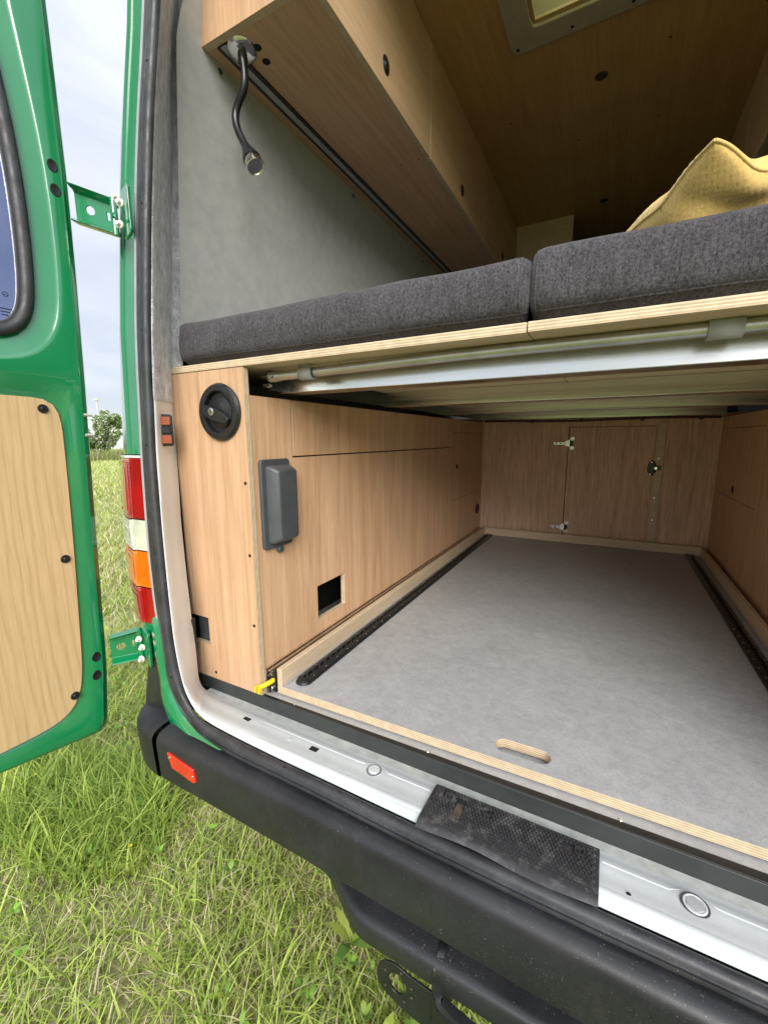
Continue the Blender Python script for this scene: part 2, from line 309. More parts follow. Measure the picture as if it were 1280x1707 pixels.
def rrect(a0, a1, b0, b1, r, n=6):
    rs = r if hasattr(r, '__len__') else (r,)*4; pts = []
    for (ca, cb, th), q in zip(((a1, b1, 0), (a0, b1, 90), (a0, b0, 180), (a1, b0, 270)), rs):
        sa = 1 if ca == a1 else -1; sb = 1 if cb == b1 else -1; ox, oy = ca-sa*q, cb-sb*q
        for k in range(n+1):
            t = rad(th+90*k/n); pts.append((ox+q*math.cos(t), oy+q*math.sin(t)))
    return pts
def resamp(poly, n):
    P = np.array(poly+[poly[0]]); d = np.r_[0, np.cumsum(np.linalg.norm(np.diff(P, axis=0), axis=1))]
    t = np.linspace(0, d[-1], n, endpoint=False); return list(zip(np.interp(t, d, P[:, 0]), np.interp(t, d, P[:, 1])))
def aligned(outer, inner):
    """give the inner outline the outer's vertex count by shooting along angles from the inner's centre"""
    c = np.mean(inner, axis=0); I = np.array(inner); res = []
    for p in outer:
        d = np.array(p)-c; d /= np.linalg.norm(d); best = None
        for k in range(len(I)):
            a = I[k]-c; e = I[(k+1) % len(I)]-I[k]; den = d[0]*e[1]-d[1]*e[0]
            if abs(den) < 1e-12: continue
            t = (a[0]*e[1]-a[1]*e[0])/den; u = (a[0]*d[1]-a[1]*d[0])/den
            if t > 0 and -1e-6 <= u <= 1+1e-6: best = t if best is None else max(best, t)
        res.append(tuple(c+d*best))
    return res
CX = -.121
mir = lambda p: (2*CX-p[0], p[1], p[2])

# ================================================================== SETTING
GZ = -1.28
g = bpy.data.meshes.new('ground')
nx = 90; xs = np.concatenate([-np.geomspace(500, 4, 25), np.linspace(-3.9, 3.9, 50), np.geomspace(4, 500, 25)]); gv = []; gf = []
for y in xs:
    for x in xs:
        r = math.hypot(x, y); gv.append((x, y, GZ+.02*mnoise.noise((x*1.3, y*1.3, 0))*(1 if r < 30 else 3)))
K_ = len(xs)
for i in range(K_-1):
    for j in range(K_-1): gf.append((i*K_+j, i*K_+j+1, (i+1)*K_+j+1, (i+1)*K_+j))
g.from_pydata(gv, [], gf); go = bpy.data.objects.new('ground', g); COL.objects.link(go); g.materials.append(M['ground']); go['kind'] = 'structure'

# ================================================================== THE VAN
van = empty('van', (CX, 3, GZ)); tag(van, 'green panel van with its rear door open and black rear bumper, parked on grass', 'van')
KL = .05
ZS = [1.25, 1.12, .95, .85, .75, .65, .55, .45, .35, .25, .15, .05, -.04, -.12, -.2, -.27, -.36, -.45, -.5, -.55, -.66, -.78]
SIL = [-.93, -.965, -.988, -1.013, -1.034, -1.059, -1.072, -1.086, -1.097, -1.108, -1.113, -1.117, -1.12, -1.121, -1.121, -1.116, -1.112, -1.09, -1.078, -1.07, -1.06, -1.05]
DG = [-.90, -.918, -.939, -.951, -.971, -.989, -1.005, -1.016, -1.027, -1.036, -1.036, -1.036, -1.035, -1.033, -1.031, -1.023, -1.017, -1.005, -.999, -.994, -.98, -.97]
GL = [-.80, -.815, -.842, -.856, -.873, -.893, -.909, -.92, -.929, -.938, -.941, -.941, -.942, -.94, -.937, -.934, -.925, -.913, -.906, -.896, -.84, -.84]
GI = [-.76, -.775, -.80, -.812, -.829, -.849, -.863, -.875, -.885, -.894, -.898, -.899, -.9, -.896, -.892, -.887, -.88, -.869, -.861, -.856, -.84, -.84]
JR = [-.86, -.88, -.905, -.93, -.94, -.943, -.948, -.952, -.956, -.959, -.962, -.961, -.957, -.952, -.948, -.94, -.929, -.915, -.908, -.90, -.89, -.89]
def itp(T, z): return float(np.interp(z, ZS[::-1], T[::-1]))
def prof(z, off=0, d0=0):
    ys = .600+KL*(z+.64); xs_, xd, xg = itp(SIL, z), itp(DG, z), itp(GL, z); yg = .578+KL*(z+.64)
    D_ = .072; PW = 1.22; lo, hi = xs_-.2, xs_+.02; tgt = -xs_/(ys+.025)
    for _ in range(18):   # widen the corner until its outline stands where the body side should be
        x0 = (lo+hi)/2; mxr = max(-(x0+(xd-x0)*u)/(ys-.014+D_*(1-u)**PW) for u in np.linspace(0, 1, 13))
        if mxr > tgt: lo = x0
        else: hi = x0
    pts = [(x0-off, ys+.095)]
    for k in range(9):   # rounded corner sweeping from the side to the rear face
        u = k/8; pts.append((x0+(xd-x0)*u-off*.45, ys-.014+D_*(1-u)**PW-off*.9))
    pts += [(xd+.003, ys-.008-off), (xg-.004, ys-.004-off), (xg+.012, yg+.012-off)]
    return pts
LZ0, LZ1 = -.452, -.040
# outer skin: side panel and rear corner
for sgn in (0, 1):
    fn = (lambda p: p) if sgn == 0 else mir
    for a, b_, nm in ((LZ1+.006, 1.25, 'corner_panel'), (-.66, LZ0-.002, 'corner_panel')):
        zz = sorted({a, b_} | {z for z in ZS if a < z < b_}); MB().loft([[(x, y, z) for x, y in prof(z)] for z in zz]).xf(fn).build(nm, M['green'], van, smooth=35)
    zz = sorted(set(ZS) | {1.25})
    MB().loft([[(prof(z)[0][0], y+KL*(z+.64), z) for y in (.695, 1.2, 2.4, 3.6, 5.6)] for z in zz]+[[(itp(SIL, 1.25)+.06, y, 1.36) for y in (.8, 1.2, 2.4, 3.6, 5.6)]]).xf(fn).build('side_panel', M['green'], van, smooth=40)
    zz = sorted({LZ0-.002, LZ1+.006} | {z for z in ZS if LZ0 < z < LZ1})
    MB().loft([[(x+.012, y+.012, z) for x, y in prof(z)] for z in zz]).xf(fn).build('lamp_recess', M['black'], van, smooth=35)
rb = MB(); rb.holes((-.96, .72, .75, 5.6), [(-.28, .04, 1.02, 1.46)], 'z', 1.26, 1.30); rb.build('roof', M['green'], van)
MB().box(-.80, .56, .70, .78, 1.17, 1.30).build('header', M['green'], van)
MB().box(-.95, .71, 3.58, 3.60, -.66, 1.30).build('dark_end_sheet', M['black'], van)  # added black sheet; stands in for the dark of the cab beyond
MB().box(-1.10, .86, .74, 5.5, -.79, -.70).build('chassis', M['black'], van)

# tail lamp
def band(z0, z1, off, i0=0, i1=13, inset=0):
    zz = sorted({z0, z1} | {z for z in ZS if z0 < z < z1}); return [[(x, y, z) for x, y in prof(z, off)[i0:i1]] for z in zz]
lamp = MB().loft(band(LZ0-.001, LZ1, .001)).build('tail_lamp', M['black'], van, smooth=35)
for z0, z1, c, nm in ((LZ1-.150, LZ1-.003, 'red', 'red_lens'), (-.268, LZ1-.153, 'clear', 'clear_lens'), (-.360, -.271, 'orange', 'orange_lens'), (LZ0, -.363, 'red', 'red_lens')):
    MB().loft(band(z0, z1, .006, 0, 12)).build(nm, M[c], lamp, smooth=40)
    for q in range(1, 3 if c != 'clear' else 4):   # moulded steps inside each lens
        i = .010*q; zz = [z0+i, z1-i]
        r0 = [[(x, y, z) for x, y in prof(z, .0065+.0012*q)[2+q:11-q//2]] for z in sorted(set(zz))]
        MB().loft(r0).build('lens_step', M[c], lamp, smooth=40)
def lensP(f, z, off=.0085):
    P_ = prof(z, off)[1:11]; t = f*(len(P_)-1); i = min(len(P_)-2, int(t)); a, b_ = P_[i], P_[i+1]; return (a[0]+(b_[0]-a[0])*(t-i), a[1]+(b_[1]-a[1])*(t-i), z)
for z0, z1, c, nq in ((-.268, LZ1-.153, 'clear', 3), (-.360, -.271, 'orange', 1), (LZ1-.150, LZ1-.003, 'red', 2), (LZ0, -.363, 'red', 1)):
    for q in range(nq):   # moulded frames on the lens face
        i = .008+.013*q; f0, f1 = .18+.11*q, .97-.09*q; pp = [(f0+(f1-f0)*t, z1-i) for t in np.linspace(0, 1, 7)]+[(f1, z0+i)]+[(f1-(f1-f0)*t, z0+i) for t in np.linspace(.15, 1, 6)]+[(f0, z1-i)]
        MB().tube([lensP(f, z) for f, z in pp], .0009, 5).build('lens_frame', M[c], lamp, smooth=60)
MB().loft([[(x, y, z) for x, y in prof(z, .007)[0:12]] for z in (LZ1-.002, LZ1+.004)]).build('lamp_trim', M['white'], lamp, smooth=40)

# rear opening: seal, frame and sill as lofts along one path (left jamb -> corner -> sill), mirrored on the right
side = [z for z in np.linspace(1.10, -.40, 46)]
def yl(z, y0, k=KL): return y0+k*(z+.64)
Og = [(itp(GL, z), yl(z, .567), z) for z in side]+[(-.906, .573, -.45), (-.897, .572, -.50), (-.895, .569, -.556), (-.881, .567, -.59), (-.853, .563, -.622), (-.822, .56, -.645), (-.78, .552, -.656), (-.719, .546, -.659), (-.642, .541, -.660)]
Ig = [(itp(GI, z), yl(z, .565), z) for z in side]+[(-.869, .573, -.448), (-.862, .572, -.50), (-.850, .570, -.548), (-.839, .569, -.579), (-.826, .569, -.602), (-.804, .569, -.624), (-.772, .569, -.637), (-.723, .571, -.644), (-.63, .571, -.648)]
Jc = [(itp(JR, z), yl(z, .65, .07), z) for z in side]+[(-.916, .663, -.45), (-.909, .661, -.50), (-.905, .66, -.54), (-.905, .66, -.58), (-.905, .66, -.61), (-.903, .664, -.64), (-.88, .670, -.654), (-.80, .671, -.657), (-.64, .671, -.657)]
SX = [-.56, -.46, -.36, -.28, -.20, CX]
wob = lambda x: .003*math.sin(x*9)
Og += [(x, .540+wob(x), -.660) for x in SX]; Ig += [(x, .568+wob(x)*.6, -.649) for x in SX]; Jc += [(x, .671, -.657) for x in SX]
def smoothpath(P, n=3):
    for _ in range(n):
        Q = [P[0]]+[tuple((np.array(P[i-1])+2*np.array(P[i])+np.array(P[i+1]))/4) for i in range(1, len(P)-1)]+[P[-1]]; P = Q
    return P
def dens(P, k=3):
    r = []
    for i in range(len(P)-1):
        for j in range(k): r.append(tuple(np.array(P[i])*(1-j/k)+np.array(P[i+1])*j/k))
    return r+[P[-1]]
Og, Ig, Jc = [smoothpath(dens(p), 4) for p in (Og, Ig, Jc)]
full = lambda P: P+[mir(p) for p in P[-2::-1]]
def nrm(i):   # seal stands proud towards the rear on the jamb and up/rear along the sill
    z = Og[i][2]; t = min(1, max(0, (-.52-z)/.12)); return Vector((.30*(1-t), -1+.62*t, .85*t)).normalized()
gp = [(.04, -.004), (.03, .004), (.10, .0065), (.22, .0035), (.30, .0055), (.38, .0095), (.55, .012), (.78, .011), (.92, .007), (1, .001), (1, -.006)]
rings = []
for i in range(len(Og)):
    o_, i_ = Vector(Og[i]), Vector(Ig[i]); n = nrm(i)
    w1 = 1+.05*mnoise.noise((i*.21, 3, 0)); dz = Vector((0, 0, 0))
    rings.append([o_+(i_-o_)*s+n*h*w1 for s, h in gp])
MB().loft(rings).build('door_seal', M['rubber'], van, smooth=60)
MB().loft([[mir(p) for p in r] for r in rings]).build('door_seal', M['rubber'], van, smooth=60)
# grey lip between paint and seal on the jamb
MB().loft([[Vector(Og[i])+Vector((-.010, .010, 0)), Vector(Og[i])+Vector((-.007, -.004, 0)), Vector(Og[i])+Vector((.001, -.004, 0))] for i in range(len(Og)) if Og[i][2] > -.42]).build('seal_lip', M['clip'], van, smooth=60)
# painted rear valance below the sill seal
MB().loft([[Vector(Og[i])+Vector((-.014 if Og[i][2] > -.6 else 0, .020, .0)), Vector(Og[i])+Vector((-.006 if Og[i][0] < -.7 else 0, .012, -.004 if Og[i][0] < -.7 else -.010)), Vector(Og[i])+Vector((-.020 if Og[i][0] < -.7 else 0, -.004, -.018)), Vector(Og[i])+Vector((-.030 if Og[i][0] < -.7 else 0, -.002, -.06)), Vector((Og[i][0], .58, -.78))] for i in range(len(Og)) if Og[i][2] < -.40]).build('rear_valance', M['green'], van, smooth=50)
# jamb between seal and cabinet: white paint low, felt high
sp = [(0, 0), (.06, .006), (.14, .009), (.26, .010), (.40, .007), (.60, .006), (.75, .007), (.86, .003), (.93, .001), (1, 0)]
def jambring(i, lift=0, w=0):
    a, b_ = Vector(Ig[i])+Vector((.0, .004, 0)), Vector(Jc[i]); z = Ig[i][2]; t = min(1, max(0, (-.55-z)/.08))
    n = Vector((.75*(1-t), -.66*(1-t), t)).normalized(); return [a+(b_-a)*s+n*(h+lift+w*mnoise.noise((s*4, z*5, Ig[i][0]*5))) for s, h in sp]
split = max(i for i in range(len(Ig)) if Ig[i][2] > .095)
for fn in (lambda p: p, mir):
    cut = min(i for i in range(len(Ig)) if Ig[i][0] > -.80 and Ig[i][2] < -.6)
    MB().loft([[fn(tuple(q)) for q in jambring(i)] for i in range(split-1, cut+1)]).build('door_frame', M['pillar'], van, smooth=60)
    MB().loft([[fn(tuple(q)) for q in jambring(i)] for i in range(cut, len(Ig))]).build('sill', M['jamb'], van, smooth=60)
    MB().loft([[fn(tuple(q)) for q in jambring(i, .006, .006)+[Vector(Jc[i])+Vector((.012, .03, 0))]] for i in range(0, split+2)]).build('felt_trim', M['felt'], van, smooth=70)
# raised welds and fittings on the sill
def sill_z(y): s_ = (y-.572)/.099; return -.649-.008*s_+float(np.interp(s_, [a for a, _ in sp], [b for _, b in sp]))
def crease(x0, x1, bumps, yb=.6435):
    P_ = []
    for x in np.linspace(x0, x1, 60):
        y = yb+sum(.013*math.exp(-((x-c)/.021)**4) for c in bumps); P_.append([(x, y-.0022, sill_z(y-.0022)-.0004), (x, y-.0008, sill_z(y)+.0007), (x, y+.0010, sill_z(y)+.0007), (x, y+.0035, sill_z(y+.0035)-.0004)])
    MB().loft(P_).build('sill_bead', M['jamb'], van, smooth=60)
crease(-.745, -.25, (-.366,)); crease(.036, .50, (.152,))
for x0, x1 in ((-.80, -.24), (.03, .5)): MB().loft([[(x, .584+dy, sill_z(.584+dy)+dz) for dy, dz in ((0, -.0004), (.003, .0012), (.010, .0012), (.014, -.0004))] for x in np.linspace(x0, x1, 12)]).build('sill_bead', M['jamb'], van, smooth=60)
hexp = MB().lathe([(.0, .002), (.0105, .002), (.013, .004), (.0145, .0035), (.0155, 0)], (0, 0, 0), (0, 0, 1), 24, False).build('sill_plug', M['white'], van, (-.366, .636, -.6495), smooth=30)
dup(hexp, (.152, .634, -.6485)); 
for cx_, cy_, r_ in ((-.366, .636, .0118), (.152, .634, .0145)):
    MB().lathe([(r_, 0), (r_+.0016, .0008), (r_+.0032, 0)], (0, 0, 0), (0, 0, 1), 28, False).build('plug_ring', M['grey_plastic'], van, (cx_, cy_, -.6462), smooth=60)
MB().lathe([(.0, .0), (.0115, .0), (.014, -.003)], (0, 0, 0), (0, 0, 1), 6, False).build('plug_hex', M['clip'], van, (.152, .634, -.6445))
MB().lathe([(.0, .0), (.008, .0), (.010, -.003)], (0, 0, 0), (0, 0, 1), 6, False).build('plug_hex', M['white'], van, (-.366, .636, -.6450))
for x, y in ((-.705, .629), (-.507, .626)): MB().box(x-.0095, x+.0095, y-.007, y+.007, sill_z(y)-.002, sill_z(y)+(.0008 if x > -.6 else .0022)).build('sill_slot', M['dark'], van)
MB().lathe([(0, .0), (.0032, 0), (.004, -.002)], (0, 0, 0), (0, 0, 1), 12, False).build('sill_hole', M['dark'], van, (.07, .603, sill_z(.603)+.0005))
MB().lathe([(.002, .0015), (.006, .001), (.007, -.001)], (0, 0, 0), (0, 0, 1), 16, True).build('sill_stud', M['white'], van, (-.572, .625, sill_z(.625)-.0002), smooth=30)
dup(bpy.data.objects['sill_stud'], (-.795, .615, sill_z(.615)+.0022))
# small screws in the seal
sc0 = None
for i in range(12, len(Og), 22):
    p = Vector(Og[i])*.36+Vector(Ig[i])*.64+nrm(i)*.0115
    if sc0 is None: sc0 = MB().lathe([(0, .0012), (.0022, .001), (.0026, -.001)], (0, 0, 0), (0, -1, .3), 10, False).build('seal_rivet', M['dark'], van, p)
    else: dup(sc0, p)
# striker catch in the jamb
st = MB().box(-.957, -.912, .646, .672, -.535, -.452).build('door_catch', M['black_gloss'], van, bev=.003)
MB().box(-.944, -.908, .632, .645, -.512, -.464).build('catch_plate', M['black_gloss'], st, bev=.003)
MB().tube([(-.936, .642, -.470), (-.932, .628, -.480), (-.930, .627, -.498), (-.936, .640, -.506)], .0045, 8).build('catch_loop', M['zinc'], st, smooth=60)
MB().tube([(-.918, .640, -.478), (-.910, .628, -.488), (-.908, .636, -.505)], .006, 8).build('catch_claw', M['black_gloss'], st, smooth=60)
# courtesy marker with two amber lenses on the white jamb
sw = MB().plate(rrect(-.0175, .0175, -.036, .036, .006), 'y', -.004, .004)
def swx(p):   # stand on the splayed jamb
    a = rad(56); return (p[0]*math.cos(a)-p[1]*math.sin(a), p[0]*math.sin(a)+p[1]*math.cos(a), p[2])
marker = sw.xf(swx).build('marker_light', M['black_gloss'], van, (-.912, .634, .022), bev=.001)
for dz in (.021, -.021):
    MB().plate(rrect(-.013, .013, dz-.0095, dz+.0095, .003), 'y', -.010, -.003).xf(swx).build('amber_lens', M['amber'], marker, (-.912, .634, .022), bev=.0015)
MB().plate(rrect(-.013, .013, -.007, .007, .002), 'y', -.007, -.003).xf(swx).build('rocker', M['black_gloss'], marker, (-.912, .634, .022), bev=.0015)

# scuffed tread plate over the sill
tp0, tp1 = -.243, .032
tm = MB().loft([[(x, .664, -.6475), (x, .655, -.6425), (x, .60, -.6375), (x, .585, -.6370), (x, .574, -.6365), (x, .566, -.6375), (x, .560+.003*math.sin(x*31), -.642)] for x in np.linspace(tp0, tp1, 30)])
tread = tm.build('sill_tread', M['plastic_scuff'], van, smooth=50)
stud = MB()
for r in range(14):
    for c in range(44):
        x = tp0+.008+c*.0061+(r % 2)*.003; y = .579+r*.0056
        if x > tp1-.006 or (abs(x+.218) < .012 and y > .63) or (abs(x+.188) < .009 and .598 < y < .645) or (abs(x+.142) < .008 and abs(y-.636) < .008) or (abs(x+.004) < .018 and abs(y-.636) < .010): continue
        z = -.6376-.0008*(r > 9)-.0006*(r > 11)
        stud.lathe([(.0030, -.001), (.0024, .0014), (.0014, .0016), (.0010, .0004)], (x, y, z), (0, 0, 1), 6, True)
so_ = stud.build('tread_pattern', M['plastic_scuff'], tread); so_['kind'] = 'stuff'
MB().plate(rrect(-.236, -.222, .632, .650, .002), 'z', -.640, -.6365).build('tread_patch', M['plastic_scuff'], tread, bev=.0006)
MB().ring(resamp(rrect(-.218, -.200, .626, .645, .004), 24), resamp(rrect(-.2145, -.2035, .630, .641, .003), 24), 'z', -.640, -.6355).build('tread_boss', M['plastic_scuff'], tread)
MB().box(-.192, -.182, .632, .640, -.640, -.6368).build('tread_hole', M['dark'], tread)
MB().box(-.194, -.181, .602, .632, -.640, -.6372).build('tread_scrape', M['rust'], tread, bev=.001)
for x, y in ((-.142, .636), (.004, .634)):
    MB().ring(resamp(rrect(x-.007, x+.007, y-.007, y+.007, .003), 24), resamp(rrect(x-.0055, x+.0055, y-.0055, y+.0055, .0025), 24), 'z', -.640, -.6352).build('tread_boss', M['plastic_scuff'], tread)

# ---- bumper (top, rounded edge, face) in three mouldings
def bprof(dx=0, out=0):
    return [(.600, -.665), (.572, -.668), (.545, -.670), (.532, -.6725), (.524, -.677), (.519, -.684), (.517, -.694), (.519, -.740), (.522, -.785), (.526, -.794), (.56, -.80)]
def bsec(x, dy=0, dz=0): return [(x, y-dy+(.004*mnoise.noise((x*2, y*30, z*4))), z+dz) for y, z in bprof()]
xsb = np.concatenate([[-.884, -.880], np.linspace(-.866, .60, 60)])
BR = []
for k, x in enumerate(xsb):
    s_ = bsec(x)
    if k == 0: s_ = [(x, y+(.59-y)*.35, z+(-.73-z)*.1) for _, y, z in s_]
    BR.append(s_)
bumper = MB().loft(BR).build('bumper', M['plastic'], van, smooth=50)
# corner moulding wrapping to the side, with upright end piece
CR = []
for k in range(13):
    t = k/12; a = t*PI/2; cxk = -.892-.150*math.sin(a); cyk = .10*(1-math.cos(a))+.25*max(0, t-.85)
    CR.append([(cxk-(.0)*t, y+cyk-.002, z+.001-(.012*math.sin(t*PI*.5) if z > -.70 else 0)+(-.0 if z < -.7 else 0)) if j not in (0,) else (cxk+.03*t, y+cyk+.0, z+.02*t) for j, (y, z) in enumerate(bprof())])
CR += [[(p[0]-.012-.02*(q > 0), p[1]+.15+.25*q, p[2]) for p in CR[-1]] for q in (0, 1)]
MB().loft(CR).build('bumper_corner', M['plastic'], bumper, smooth=50)
# upright plastic guard on the corner
def ug(z, s=1):
    t = (z+.70)/.16; xo = -1.066+.040*t; xi = -.880-.004*t; y0 = .588+.002*t
    return [(xo+.004, y0+.09, z), (xo, y0+.045, z), (xo+.008, y0+.018, z), (xo+.030, y0+.002, z), (xi-.030, y0-.012, z), (xi-.010, y0-.012, z), (xi, y0-.002, z), (xi+.004, y0+.03, z)]
UR = [ug(z) for z in (-.72, -.66, -.60, -.560)]
top_ = [(p[0]*.92+(-.98)*.08, p[1]*.88+.625*.12, -.547) for p in ug(-.547)]; top2 = [(p[0]*.5+(-.98)*.5, p[1]*.5+.63*.5, -.538) for p in ug(-.54)]
MB().loft(UR+[top_, top2], cap=True).build('corner_guard', M['plastic'], van, smooth=50)
# red reflector
ra, rb_ = -.841, -.748
rfl = MB().add([(ra, .5155, -.702), (ra+.008, .5145, -.7005), (rb_-.004, .5145, -.712), (rb_, .515, -.742), (rb_-.010, .5155, -.747), (ra+.012, .516, -.738)]+[(x, .525, z) for x, z in ((ra, -.702), (ra+.008, -.7005), (rb_-.004, -.712), (rb_, -.742), (rb_-.010, -.747), (ra+.012, -.738))],
    [(0, 1, 2, 3, 4, 5)]+[(k, (k+1) % 6, 6+(k+1) % 6, 6+k) for k in range(6)])
rfo = rfl.build('reflector', M['reflector'], bumper, bev=.0015)
for x, z in ((ra+.009, -.712), (rb_-.008, -.730)): MB().lathe([(0, .0015), (.0028, .001), (.003, -.001)], (x, .5143, z), (0, -1, 0), 10, False).build('rivet', M['chrome'], rfo)
# lower step of the bumper with its scooped left end
ST = []
for x in list(np.linspace(-.47, -.33, 12))+list(np.linspace(-.31, .6, 20)):
    t = min(1, max(0, (x+.47)/.15)); e = t*t*(3-2*t); yr = .585-.068*e
    ST.append([(x, .60, -.80), (x, .585, -.832), (x, yr+.012, -.834), (x, yr+.003, -.8355), (x, yr-.002, -.840), (x, yr-.003, -.848), (x, yr+.001, -.884), (x, yr+.008, -.890), (x, .60, -.892)])
MB().loft(ST).build('bumper_step', M['plastic'], bumper, smooth=45)
# towing gear below the bumper
tow = empty('tow_bracket', (-.1, .52, -.95)); tag(tow, 'black steel towing frame with round-holed socket plate under the bumper', 'tow bracket')
oc = [(-.2935, -.925)]
outl = [(-.185, -.905), (-.185, -.990), (-.235, -.985)]+[(-.262+.036*math.cos(rad(a)), -.934+.040*math.sin(rad(a))) for a in range(250, 70, -15)]+[(-.235, -.901)]
outl = resamp(outl, 48); inn = [(-.257+.0165*math.cos(2*PI*k/48), -.934+.021*math.sin(2*PI*k/48)) for k in range(48)]
MB().ring(outl, aligned(outl, inn), 'y', .520, .524).build('socket_plate', M['black_gloss'], tow, bev=.0008)
for a in (20, 75, 150, 215, 300, 345):
    MB().lathe([(0, .001), (.0022, .001), (.0028, 0)], (-.257+.028*math.cos(rad(a)), .5195, -.934+.031*math.sin(rad(a))), (0, -1, 0), 10, False).build('plate_hole', M['rust'], tow)
fl = [(-.186, .545, -.828), (-.186, .530, -.832), (-.186, .514, -.842), (-.186, .508, -.856), (-.185, .506, -.880), (-.183, .504, -.890), (-.176, .502, -.897), (-.160, .500, -.903), (-.10, .494, -.906), (0, .486, -.908), (.2, .48, -.91)]
fr = MB(); R_ = []
for i, p in enumerate(fl):
    w = (.008, .0) if i < 5 else (.006, .004)
    if i < 6: R_.append([(p[0]-.0025, p[1], p[2]), (p[0]+.009, p[1]+.006, p[2]+.002), (p[0]+.012, p[1]+.014, p[2]+.0), (p[0], p[1]+.010, p[2]-.004)])
    else: R_.append([(p[0], p[1], p[2]), (p[0]+.004, p[1]+.003, p[2]+.008), (p[0]+.002, p[1]+.018, p[2]+.008), (p[0], p[1]+.018, p[2]-.002)])
fr.loft(R_, True, True).build('hitch_frame', M['black_gloss'], tow, smooth=50)
MB().add([(-.186, .510, -.880), (-.176, .505, -.899), (-.10, .496, -.907), (.08, .493, -.909), (.08, .493, -.985), (-.186, .510, -.985)], [(0, 1, 2, 3, 4, 5)]).build('hitch_plate', M['black'], tow)
o = bpy.data.objects['hitch_plate']; sm = o.modifiers.new('s', 'SOLIDIFY'); sm.thickness = .006
MB().box(-.183, -.178, .53, .70, -1.0, -.835).build('side_plate', M['black'], tow)

# ================================================================== REAR DOOR (part of the van)
TH = rad(5.1); HX, HY = -1.07, .60
dv = Vector((math.sin(TH), math.cos(TH), 0)); nv = Vector((math.cos(TH), -math.sin(TH), 0))
def D(s, z, off=0): p = Vector((HX, HY, z))+dv*s+nv*off; return (p.x, p.y, p.z)
def dmap(p): return D(p[1], p[2], p[0])     # build in (off, s, z) then place
def edge_s(z): return float(np.interp(z, [-.74, -.56, -.12, .13, .35, .55, .88, 1.2], [-.079, -.062, -.045, -.034, -.026, -.021, -.021, -.03]))
def door_outline(ins, zb, r=.02, ztop=1.15):
    P = [(edge_s(z)-ins, z) for z in np.linspace(ztop, zb+r, 16)]
    for k in range(1, 6): a = k/5*PI/2; P.append((edge_s(zb)-ins-r*(1-math.cos(a)), zb+r*(1-math.sin(a))))
    P += [(-.30, zb+.022), (-.50, zb+.032), (-.76, zb+.030), (-.80, zb+.08), (-.80, .2), (-.76, ztop)]
    return P
WIN = [(-.108, .33), (-.104, .46), (-.108, .60), (-.122, .74), (-.14, .92), (-.18, .97), (-.30, .99), (-.68, .99), (-.73, .93), (-.73, .28), (-.69, .216), (-.30, .200), (-.175, .203), (-.140, .222), (-.117, .262)]
def inset(P, d):
    n = len(P); c = []
    for k in range(n):
        a, b_, e = [np.array(P[(k+j) % n]) for j in (-1, 0, 1)]; u = b_-a; u /= np.linalg.norm(u); w = e-b_; w /= np.linalg.norm(w)
        t = u+w; t /= np.linalg.norm(t); nn = np.array((-t[1], t[0])); sgn = 1 if AREA(P) > 0 else -1; c.append(tuple(b_+nn*d*sgn/max(.5, float(np.dot(t, u)))))
    return c
def AREA(P): return sum(P[i][0]*P[(i+1) % len(P)][1]-P[(i+1) % len(P)][0]*P[i][1] for i in range(len(P)))/2
def rnd(P, it=2):
    for _ in range(it):
        Q = []
        for k in range(len(P)):
            a, b_ = np.array(P[k]), np.array(P[(k+1) % len(P)]); Q += [tuple(a*.75+b_*.25), tuple(a*.25+b_*.75)]
        P = Q
    return P
win_seal_out = resamp(rnd(WIN), 120)
win_press = inset(win_seal_out, -.034); win_flat = inset(win_seal_out, -.046)
seal_mid = inset(win_seal_out, .014); glass_edge = inset(win_seal_out, .026)
PAN = [(-.116, .088), (-.096, .060), (-.098, -.05), (-.105, -.25), (-.114, -.42), (-.120, -.54), (-.131, -.600), (-.156, -.638), (-.20, -.653), (-.288, -.656), (-.5, -.656), (-.70, -.645), (-.72, -.60), (-.70, .05), (-.66, .092), (-.30, .0925), (-.15, .092)]
pan = resamp(rnd(PAN, 2), 120)
ringpts = lambda P, off: [D(s, z, off) for s, z in P]
door = None
def rloft(rings): return MB().loft(rings, True)
outer_in = resamp(door_outline(.016, -.716), 160)
al = aligned
# inner skin: split into three ring zones so that the window and panel openings are real
mid_z = .145
def clip_top(P): return [p for p in P]
up_o = resamp([(edge_s(z)-.016, z) for z in np.linspace(1.13, mid_z, 12)]+[(-.78, mid_z), (-.78, 1.13)], 160)
lo_o = resamp([(edge_s(z)-.016, z) for z in np.linspace(mid_z, -.69, 12)]+[(edge_s(-.7)-.022, -.708), (edge_s(-.7)-.035, -.7155), (-.30, -.694), (-.5, -.684), (-.76, -.684), (-.78, -.66), (-.78, mid_z)], 160)
wf = al(up_o, win_flat); wp = al(up_o, win_press); so2 = al(up_o, win_seal_out)
pf = al(lo_o, pan)
door = rloft([ringpts(up_o, 0), ringpts(wf, 0), ringpts([tuple(np.array(a)*.5+np.array(b)*.5) for a, b in zip(wf, wp)], -.0015), ringpts(wp, -.007), ringpts(so2, -.008), ringpts(al(up_o, seal_mid), -.02)]).build('rear_door', M['green'], van, smooth=50)
rloft([ringpts(lo_o, 0), ringpts(al(lo_o, inset(pan, -.004)), 0), ringpts(pf, -.003), ringpts(al(lo_o, inset(pan, .02)), -.008)]).build('inner_skin', M['green'], door, smooth=50)
